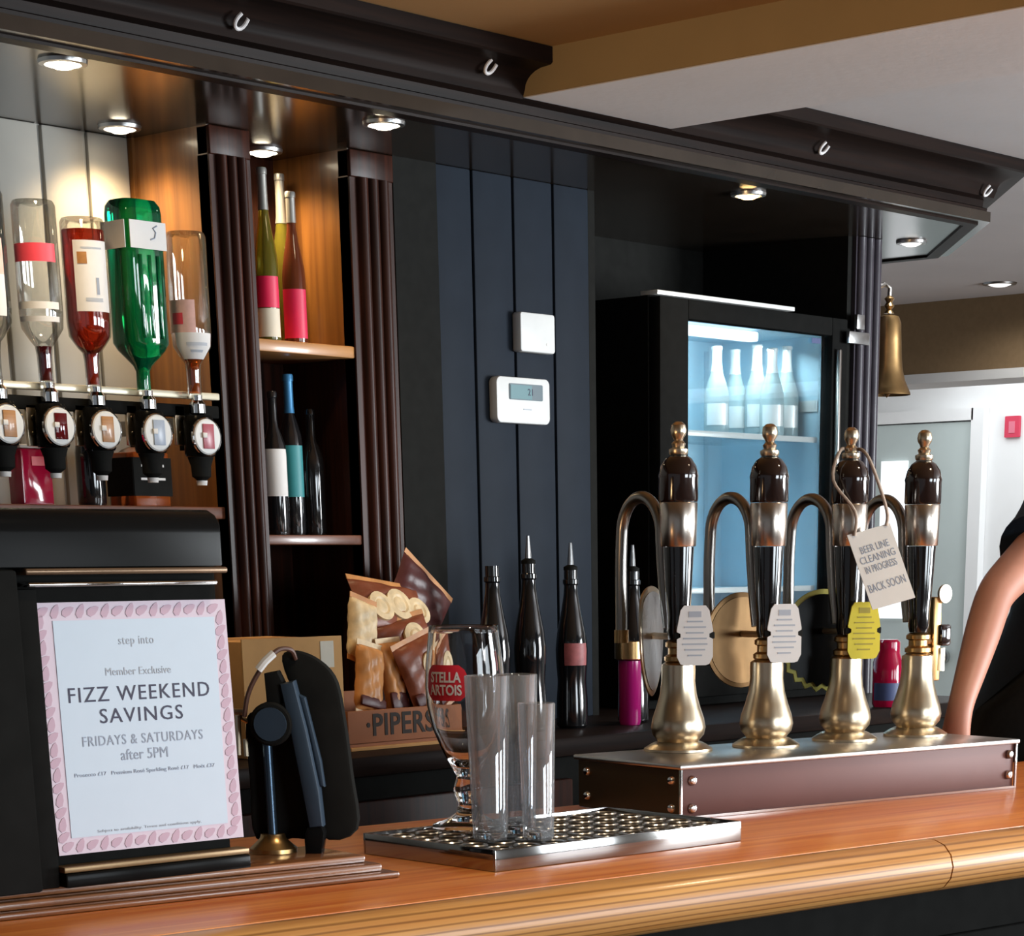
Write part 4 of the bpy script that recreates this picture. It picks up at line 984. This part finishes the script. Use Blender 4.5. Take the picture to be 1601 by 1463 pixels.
def kc(px, py, v=0.0):
    P = onp(px, py, o_+ky*v, ky); d_ = P-o_; return d_.dot(kx), P.z-ZPL-0.0005
uR, zTop = kc(331, 800, 0.0)[0], kc(200, 795, -0.01)[1]
zH = kc(332, 884, 0.0)[1]
uRb = kc(385, 1340, 0.0)[0]
B().box(-0.085, uRb-0.012, 0.006, 0.070, 0.0, zH+0.004, 0.003).done('cabinet_body', 'black', cb)
hd = B().prism([(0.0-0.014, zH), (0.070, zH), (0.070, zTop), (0.004, zTop), (-0.006, zTop-0.004), (-0.013, zTop-0.012), (-0.014, zTop-0.02)], -0.50, uR, axis='X', bev=0.003)
hd.done('hood', 'blackgloss', cb)
B().box(-0.02, uR+0.002, -0.018, 0.004, zH-0.0065, zH-0.001, 0.002).done('bronze_trim', mat('bronze_strip', (0.16, 0.10, 0.06), 0.3, 0.6), cb)
B().box(-0.015, uR-0.006, -0.012, 0.005, zH-0.0165, zH-0.0125, 0.0015).done('chrome_trim', 'chrome', cb)
l0 = kc(22, 900, 0.0)[0]
B().box(-0.50, -0.028, -0.018, 0.068, 0.0, zH-0.002, 0.003).box(-0.0275, -0.003, -0.004, 0.006, 0.0, zH-0.018, 0.002).done('side_stile', 'black', cb)
B().box(-0.003, uRb-0.004, -0.012, 0.006, 0.013, 0.0185, 0.001).done('lower_trim', mat('olive_bronze_strip', (0.19, 0.12, 0.055), 0.35, 0.5), cb)
B().box(-0.003, uRb-0.004, -0.014, 0.006, 0.0, 0.0125, 0.002).done('foot_rail', 'blackgloss', cb)
# poster
tl_ = Vector((-0.006, 0.0, 1.366)); phh = 1.3665-1.15
ang = math.atan2(0.004, phh)
pt = thing('framed_poster', 'white notice with pink leaf border about fizz weekend savings', 'poster', (A.x, A.y, 1.15), kyaw)
pt.rotation_euler = Euler((-rad(0.8), 0, kyaw), 'XYZ')
shx = -0.006/phh
SH = Matrix(((1, 0, shx, 0), (0, 1, 0, 0), (0, 0, 1, 0), (0, 0, 0, 1)))
SH = Matrix.Identity(4)
B().prism([(0, 0), (pw, 0), (pw-0.004, phh), (-0.006, phh)], 0.0, 0.0015, axis='Y').done('border_sheet', 'pink', pt)
bw = 0.0145
B().box(bw-0.001, pw-bw-0.0025, -0.0006, 0.0002, bw*1.0, phh-bw*1.05).done('notice_panel', 'paper', pt)
lf = B()
def leaf(cx, cz, a):
    n = 8; pts = []
    for k in range(n):
        tt = 2*PI*k/n; x_ = 0.0068*math.cos(tt); z_ = 0.0036*math.sin(tt)*(1-0.35*math.cos(tt))
        pts.append((cx+x_*math.cos(a)-z_*math.sin(a), cz+x_*math.sin(a)+z_*math.cos(a)))
    lf.prism(pts, -0.0005, 0.0002, axis='Y')
nx_ = 15
for i in range(nx_):
    xx_ = 0.010+i*(pw-0.022)/(nx_-1)
    for zc in (0.0075, phh-0.0075): leaf(xx_-0.006*(zc/phh), zc, rad(62 if i % 2 else 28))
for i in range(18):
    zc = 0.016+i*(phh-0.032)/17
    for xx_ in (0.0068-0.006*zc/phh, pw-0.0072-0.004*zc/phh): leaf(xx_, zc, rad(75 if i % 2 else 35))
lf.done('leaf_pattern', 'pinkleaf', pt)
cxp = pw/2-0.003
def line(s_, fz, sz, m, sp=1.0, width=None, bold=0.0):
    z = phh*fz
    o = text('lettering', s_, sz, m, pt, T(0, 0, 0), 0.0001, spacing=sp, bold=bold)
    if width:
        xs_ = [v.co.x for v in o.data.vertices]; k_ = width/(max(xs_)-min(xs_)); o.data.transform(Matrix.Diagonal((k_, 1, 1, 1)))
    o.data.transform(T(cxp, -0.0009, z) @ FACE)
line('FIZZ WEEKEND', 0.633, 0.0185, 'ink', 1.15, pw*0.745)
line('SAVINGS', 0.545, 0.0180, 'ink', 1.15, pw*0.44)
line('FRIDAYS & SATURDAYS', 0.448, 0.0125, 'inkgrey', 1.1, pw*0.64)
line('after 5PM', 0.385, 0.0135, 'inkgrey', 1.0, pw*0.25)
line('Member Exclusive', 0.722, 0.0095, 'inkpale', 1.0, pw*0.345)
line('step into', 0.845, 0.0105, 'inkpale', 1.1, pw*0.185)
line('Prosecco \u00a317   Premium Ros\u00e9 Sparkling Ros\u00e9 \u00a317   Mo\u00ebt \u00a337', 0.317, 0.0048, 'inkgrey', 1.0, pw*0.75)
line('Subject to availability. Terms and conditions apply.', 0.085, 0.0036, 'inkpale', 1.0, pw*0.56)

# ================================================================== TABLET / CARD TERMINAL ON STAND
P = onz(428, 1332, ZPL)
tm = thing('payment_terminal', 'dark tablet payment terminal leaning on its pole stand beside the notice', 'payment terminal', (P.x, P.y, ZPL+0.0004))
tn = Vector((fw.x, fw.y, 0)).normalized(); tr_ = Vector((tn.y, -tn.x, 0))
tm.rotation_euler = (0, 0, math.atan2(tr_.y, tr_.x))
S = (P-CAM).dot(fw)/F
def tp(px, py, v=0.0):  # position in the terminal's own frame, v towards the back
    Q = onp(px, py, P+tn*v, tn); d_ = Q-P; return (d_.dot(tr_), v, Q.z-ZPL-0.0004)
B().lathe([(0, 0), (0.024, 0), (0.024, 0.004), (0.018, 0.009), (0.013, 0.014), (0.012, 0.018), (0, 0.018)], 28).done('copper_foot', 'brassold', tm)
zk = tp(425, 1130)[2]
B().tube([(0, 0, 0.018), (-0.001, 0, zk)], 0.005, 12).done('pole', mat('pole_blue_steel', (0.07, 0.11, 0.16), 0.3, 0.8), tm)
kx_ = tp(427, 1130)[0]
kb = B().lathe([(0, -0.018), (0.021, -0.018), (0.021, 0.016), (0.019, 0.018), (0, 0.018)], 28, T(kx_, 0, zk) @ RX(PI/2)).done('pivot_knob', 'blackmat', tm)
B().lathe([(0.008, 0.0183), (0.016, 0.0183), (0.016, 0.021), (0.008, 0.021)], 24, T(kx_, 0, zk) @ RX(PI/2), cap=True).done('knob_disc', 'bluegrey', kb)
# handset cradle slab seen edge on, leaning
a0, a1, b0, b1 = tp(440, 1066), tp(466, 1066), tp(478, 1290), tp(505, 1290)
def slab(name, quad, v0, v1, m, bev=0.004):
    poly = [(q[0], q[2]) for q in quad]
    if name in ('tablet_back', 'keypad_block'): poly = [tuple(v) for v in smooth_poly(poly, 4)]
    return B().prism(poly, v0, v1, axis='Y', bev=bev).done(name, m, tm)
slab('casing_edge', [tp(440, 1068), tp(462, 1063), tp(482, 1140), tp(502, 1235), tp(508, 1290), tp(486, 1292), tp(474, 1230), tp(456, 1140)], -0.016, 0.010, 'bluegrey')
slab('tablet_back', [tp(437, 1035), tp(452, 1018), tp(488, 1028), tp(520, 1058), tp(534, 1110), tp(548, 1210), tp(556, 1300), tp(498, 1308), tp(486, 1200), tp(464, 1110)], 0.012, 0.030, 'blackmat', 0.005)
slab('second_edge', [tp(467, 1085), tp(477, 1090), tp(502, 1190), tp(508, 1230), tp(500, 1228), tp(484, 1150)], -0.004, 0.011, 'bluegrey', 0.002)
slab('keypad_block', [tp(382, 1130), tp(402, 1112), tp(452, 1110), tp(470, 1180), tp(482, 1300), tp(455, 1312), tp(398, 1312), tp(388, 1220)], 0.006, 0.026, 'blackmat', 0.004)
slab('top_clamp', [tp(415, 1052), tp(436, 1048), tp(446, 1068), tp(442, 1100), tp(420, 1104)], -0.012, 0.012, 'black', 0.003)
slab('lower_clamp', [tp(478, 1302), tp(480, 1335), tp(505, 1335), tp(510, 1300), tp(504, 1285), tp(482, 1290)], -0.014, 0.012, 'blackgloss', 0.003)
cb_ = [tp(382, 1120, -0.01), tp(388, 1085, -0.012), tp(402, 1055, -0.012), tp(420, 1030, -0.01), tp(437, 1015, -0.004), tp(455, 1016, 0.004), tp(462, 1030, 0.012)]
B().tube([tuple(v) for v in smooth_poly(cb_, 5, False)], 0.0024, 8).done('cable', mat('brown_cable', (0.10, 0.045, 0.03), 0.5), tm)
B().tube([tp(404, 1047, -0.0125), tp(414, 1034, -0.012), tp(428, 1021, -0.0085)], 0.0040, 8).done('cable_sleeve', 'card', tm)
fx_ = B()
for xx_, ya, yb in ((372, 1118, 1180), (384, 1155, 1182)):
    fx_.tube([tp(xx_, ya, 0.0), tp(xx_+2, yb, 0.0)], 0.0028, 8)
fx_.tube([tp(366, 1112, 0.0), tp(386, 1113, 0.0)], 0.003, 8)
fx_.tube([tp(376, 1113, 0.0), tp(376, 1122, 0.006), tp(400, 1135, 0.012)], 0.0025, 8)
fx_.done('side_lever', 'brass', tm)

# ================================================================== PERSON BEHIND THE BAR
def skin(name, verts, edges, radii, m, parent=None, sub=2, root=0):
    me = bpy.data.meshes.new(name); me.from_pydata([tuple(v) for v in verts], edges, []); 
    o = bpy.data.objects.new(name, me); COL.objects.link(o)
    md = o.modifiers.new('k', 'SKIN'); md.use_smooth_shade = True
    lay = me.skin_vertices[0].data if me.skin_vertices else None
    if lay is None:
        me.skin_vertices.new() if hasattr(me.skin_vertices, 'new') else None
        lay = me.skin_vertices[0].data
    for i, r in enumerate(radii):
        lay[i].radius = r if isinstance(r, tuple) else (r, r)
        lay[i].use_root = (i == root)
    s_ = o.modifiers.new('s', 'SUBSURF'); s_.levels = sub; s_.render_levels = sub
    me.materials.append(M[m])
    if parent: o.parent = parent
    return o
wr = Vector((2.835, 1.800, 1.165)); 
wr = atd(1500, 1108, 3.22); el = atd(1556, 925, 3.29); shR = atd(1668, 815, 3.45)
fcx = Vector((-0.62, -0.78, 0)).normalized(); rt = Vector((fcx.y, -fcx.x, 0))   # faces the customers; rt is his right-hand side
che = atd(1755, 900, 3.58); waist = atd(1662, 1105, 3.72)
pel = waist+Vector((0.02, 0.05, -0.19))
rt = (shR-che); rt.z = 0; rt.normalize()
fcx = Vector((-rt.y, rt.x, 0))
if fcx.dot(-Vector((fw.x, fw.y, 0))) < 0: fcx = -fcx
shL = che-(shR-che)*1.0; shL.z = shR.z+0.01
nek = che+Vector((0, 0, 0.15))+fcx*0.03; hd_c = nek+Vector((0, 0, 0.165))+fcx*0.05
per = thing('person', 'person in dark short-sleeved top leaning one arm on the bar behind the pumps', 'person', (pel.x, pel.y, 0))
O = Vector((pel.x, pel.y, 0))
hipR, hipL = pel+rt*0.09-Vector((0, 0, 0.06)), pel-rt*0.09-Vector((0, 0, 0.06))
knR, knL = Vector((*hipR.xy, 0.52))+fcx*0.03, Vector((*hipL.xy, 0.52))+fcx*0.05
anR, anL = Vector((*hipR.xy, 0.09))-fcx*0.03, Vector((*hipL.xy, 0.09))
toR, toL = anR+fcx*0.15-Vector((0, 0, 0.06)), anL+fcx*0.15-Vector((0, 0, 0.06))
elL = shL-rt*0.06+Vector((0, 0, -0.27))-fcx*0.05; wrL = elL+fcx*0.14+Vector((0, 0, -0.20))
hand = wr+Vector((0.004, 0.012, -0.074))
V = [pel, waist, che, nek, hd_c-Vector((0, 0, 0.09)), hd_c, hd_c+Vector((0, 0, 0.07)),
     shR, shR.lerp(el, 0.5), el, el.lerp(wr, 0.35)+Vector((0.0, 0.0, 0)), wr, hand,
     shL, shL.lerp(elL, 0.5), elL, elL.lerp(wrL, 0.4), wrL, wrL+fcx*0.05-Vector((0, 0, 0.05)),
     hipR, knR, knR.lerp(anR, 0.3), anR, toR, hipL, knL, knL.lerp(anL, 0.3), anL, toL]
E = [(0, 1), (1, 2), (2, 3), (3, 4), (4, 5), (5, 6), (2, 7), (7, 8), (8, 9), (9, 10), (10, 11), (11, 12), (2, 13), (13, 14), (14, 15), (15, 16), (16, 17), (17, 18), (0, 19), (19, 20), (20, 21), (21, 22), (22, 23), (0, 24), (24, 25), (25, 26), (26, 27), (27, 28)]
Rr = [(0.12, 0.12), (0.11, 0.11), (0.12, 0.12), 0.054, (0.058, 0.060), (0.086, 0.092), (0.070, 0.074),
      0.046, 0.037, 0.030, 0.029, 0.019, (0.028, 0.017),
      0.055, 0.046, 0.040, 0.042, 0.027, (0.034, 0.020),
      0.075, 0.052, 0.050, 0.036, 0.04, 0.075, 0.052, 0.050, 0.036, 0.04]
body = skin('body', [v-O for v in V], E, Rr, 'skin', per)
# fingers, five to a hand
def fingers(h0, fwd, side, down, nm):
    vs = []; es = []; rs = []
    for k in range(4):
        b0 = h0+side*(0.024-0.016*k)+fwd*0.012
        ln = (0.062, 0.070, 0.066, 0.052)[k]
        i0 = len(vs)
        vs += [b0, b0+fwd*ln*0.4+down*0.006, b0+fwd*ln*0.75+down*0.02, b0+fwd*ln*0.95+down*0.036]; rs += [0.0092, 0.0085, 0.0080, 0.0068]
        es += [(i0, i0+1), (i0+1, i0+2), (i0+2, i0+3)]
    i0 = len(vs); b0 = h0+side*0.026-fwd*0.02
    vs += [b0, b0+side*0.022+fwd*0.018, b0+side*0.032+fwd*0.042+down*0.008]; rs += [0.0105, 0.0095, 0.0078]; es += [(i0, i0+1), (i0+1, i0+2)]
    me_parts = []
    o = skin(nm, [v-O for v in vs], es, rs, 'skin', per, 1)
    for i in (4, 8, 12, 16): o.data.skin_vertices[0].data[i].use_root = True
    return o
fingers(hand, Vector((-0.75, -0.6, 0.0)).normalized(), Vector((0.62, -0.78, 0)).normalized(), Vector((0, 0, -0.15)), 'fingers')
fingers(wrL+fcx*0.05-Vector((0, 0, 0.05)), fcx, rt, Vector((0, 0, -1)), 'fingers')
# clothes
slv = shR.lerp(el, 0.46); slvL = shL.lerp(elL, 0.5)
bt = B().tube([v-O for v in smooth_poly([pel-Vector((0, 0, 0.10)), pel, waist, che.lerp(waist, 0.4), che, che+Vector((0, 0, 0.09)), nek-Vector((0, 0, 0.03))], 4, False)],
              [0.150]*4+[0.150]*4+[0.143]*4+[0.148]*4+[0.150, 0.150, 0.148, 0.142]+[0.125, 0.11, 0.095, 0.08]+[0.066], 28)
for a_, b_ in ((shR, slv), (shL, slvL)):
    d_ = (b_-a_)
    bt.tube([v-O for v in (a_-d_*0.45+Vector((0, 0, -0.02)), a_-d_*0.2, a_, a_+d_*0.3, a_+d_*0.7, b_, b_-d_*0.03)], [0.075, 0.082, 0.076, 0.068, 0.060, 0.058, 0.048], 22)
bt.done('short_sleeved_top', 'tee', per, ang=1.2)
tb = B().tube([v-O for v in smooth_poly([pel+Vector((0, 0, 0.06)), pel, pel-Vector((0, 0, 0.10)), pel-Vector((0, 0, 0.17))], 3, False)], [0.152]*6+[0.153, 0.150, 0.14, 0.12], 28)
for h_, k_, a_ in ((hipR, knR, anR), (hipL, knL, anL)):
    tb.tube([v-O for v in smooth_poly([h_, k_, a_+Vector((0, 0, 0.02))], 6, False)], [0.102-0.040*q/12 for q in range(13)], 22)
tb.done('trousers', 'apron', per, ang=1.2)
ap = B()
aw = [(che-Vector((0, 0, 0.02)), 0.150, 1.0), (waist, 0.153, 1.9), (pel, 0.158, 2.2), (pel-Vector((0, 0, 0.2)), 0.162, 2.0), (pel-Vector((0, 0, 0.42)), 0.165, 1.8)]
vs = []; nA = 16
for c_, r_, hw_ in aw:
    for q in range(nA+1):
        a_ = hw_*(q/nA*2-1)
        vs.append(c_-O+(fcx*math.cos(a_)+rt*math.sin(a_))*(r_+0.016))
fs_ = [(j_*(nA+1)+q, j_*(nA+1)+q+1, (j_+1)*(nA+1)+q+1, (j_+1)*(nA+1)+q) for j_ in range(len(aw)-1) for q in range(nA)]
ap._add(vs, fs_); apo = ap.done('apron', 'apron', per, ang=1.2)
sd_ = apo.modifiers.new('t', 'SOLIDIFY'); sd_.thickness = 0.004; sd_.offset = 1
# head details
hl = hd_c-O
hm = T(*hl) @ Matrix((rt, fcx, Vector((0, 0, 1)))).transposed().to_4x4()
if hm.to_3x3().determinant() < 0: hm = T(*hl) @ Matrix((-rt, fcx, Vector((0, 0, 1)))).transposed().to_4x4()
hr = B()
hr.lathe([(0.090, -0.02), (0.101, 0.01), (0.101, 0.045), (0.088, 0.08), (0.060, 0.105), (0.03, 0.115), (0, 0.117)], 24, hm @ T(0, -0.022, 0.028) @ RX(rad(24)) @ Matrix.Diagonal((0.92, 1.04, 1, 1)), cap=False).done('hair', 'hair', per)
for sx_ in (-1, 1):
    e_ = B().lathe([(0, -0.012), (0.0085, -0.0085), (0.012, 0), (0.0085, 0.0085), (0, 0.012)], 14, hm @ T(0.032*sx_, 0.079, 0.006)).done('eye', 'eyewhite', per)
    B().lathe([(0, 0), (0.0055, 0.0), (0, 0.002)], 12, hm @ T(0.032*sx_, 0.0905, 0.006) @ RX(-PI/2)).done('iris', 'hair', e_)
    B().lathe([(0, -0.03), (0.014, -0.02), (0.018, 0.01), (0.012, 0.03), (0, 0.034)], 12, hm @ T(0.094*sx_, 0.0, -0.005) @ Matrix.Diagonal((0.5, 1, 1, 1))).done('ear', 'skin', per)
B().prism([(-0.010, 0.02), (0.010, 0.02), (0.018, -0.032), (-0.018, -0.032)], 0.085, 0.112, hm, axis='Y', bev=0.006).done('nose', 'skin', per)
B().lathe([(0, -0.006), (0.022, 0), (0, 0.006)], 14, hm @ T(0, 0.090, -0.052) @ Matrix.Diagonal((1, 0.4, 1, 1))).done('mouth', mat('lips', (0.36, 0.10, 0.08), 0.5), per)
for a_, t_ in ((anR, toR), (anL, toL)):
    s_ = B().tube([a_-O-fcx*0.05+Vector((0, 0, -0.035)), a_-O+Vector((0, 0, -0.03)), t_-O+Vector((0, 0, 0.012)), t_-O+fcx*0.05+Vector((0, 0, 0.004))], [0.044, 0.05, 0.042, 0.03], 14).done('shoe', 'shoe', per)

# ================================================================== LIGHTS
def area(name, loc, target, sx_, sy_, power, col, spread=PI):
    l = bpy.data.lights.new(name, 'AREA'); l.shape = 'RECTANGLE'; l.size = sx_; l.size_y = sy_; l.energy = power; l.color = col; l.spread = spread
    o = bpy.data.objects.new(name, l); COL.objects.link(o); o.location = loc
    o.rotation_euler = (Vector(target)-Vector(loc)).to_track_quat('-Z', 'Y').to_euler()
    return o
def spot(name, loc, power, col, ang_=100, blend=0.7, r=0.02, target=None):
    l = bpy.data.lights.new(name, 'SPOT'); l.energy = power; l.color = col; l.spot_size = rad(ang_); l.spot_blend = blend; l.shadow_soft_size = r
    o = bpy.data.objects.new(name, l); COL.objects.link(o); o.location = loc
    if target: o.rotation_euler = (Vector(target)-Vector(loc)).to_track_quat('-Z', 'Y').to_euler()
    return o
# added front and side fills for unseen daylight, and the far room's light
area('window_light', (1.9, -3.08, 1.4), (1.7, 2.0, 0.95), 1.4, 1.2, 16, (0.84, 0.93, 1.0), rad(75))
area('front_fill_b', (4.3, -3.08, 1.4), (3.2, 2.0, 1.0), 1.4, 1.2, 18, (0.86, 0.94, 1.0), rad(85))
area('far_room_light', (7.65, 3.8, ZC-0.02), (7.65, 3.8, 0), 1.1, 3.0, 34, (0.93, 0.97, 1.0))
area('side_fill', (6.2, -1.6, 1.35), (4.0, 2.4, 2.1), 1.6, 1.3, 190, (0.90, 0.96, 1.0), rad(130))  # added off-frame panel with no window behind it, brightens the right-hand ceiling
WARM = (1.0, 0.74, 0.42)
for i, P in enumerate(DLP):
    spot('downlight_beam', (P.x, P.y, P.z-0.012), (12, 15, 13, 6, 4, 3)[i], WARM if i < 5 else (0.95, 0.97, 1.0), 140, 1.0, 0.03)
# added warm lights without fittings: one for the left ceiling, two for the counter
spot('ceiling_warm_fill', (1.1, 1.95, 1.2), 50, (1.0, 0.62, 0.30), 44, 0.9, 0.08, (2.95, 2.30, 2.21))
for X_, Y_, e_ in ((1.55, 1.1, 20), (2.75, 1.15, 27)):
    spot('counter_fill', (X_, Y_, ZC-0.03), e_, (1.0, 0.80, 0.55), 110, 0.8, 0.04)
spot('ceiling_light_beam', (onz(1563, 443, ZC).x, onz(1563, 443, ZC).y, ZC-0.02), 5, (1.0, 0.97, 0.92), 165, 0.5, 0.04)
# fridge lighting
area('fridge_light', ((ix0+ix1)/2, fy+0.06, iz1-0.03), ((ix0+ix1)/2, fyb-0.05, iz0), 0.4, 0.05, 3.2, (0.70, 0.92, 1.0))
w = bpy.data.worlds.new('world'); sc.world = w; w.use_nodes = True
bg = w.node_tree.nodes['Background']; bg.inputs['Color'].default_value = (0.75, 0.82, 0.9, 1); bg.inputs['Strength'].default_value = 0.22

# ================================================================== colour management
sc.view_settings.view_transform = 'Standard'; sc.view_settings.look = 'None'
sc.view_settings.exposure = 0.0; sc.view_settings.gamma = 1.0
sc.view_settings.use_curve_mapping = False
sc.cycles.use_denoising = True
sc.cycles.max_bounces = 24; sc.cycles.transparent_max_bounces = 24; sc.cycles.transmission_bounces = 24
sc.cycles.caustics_reflective = False; sc.cycles.caustics_refractive = False
sc.cycles.sample_clamp_indirect = 4.0
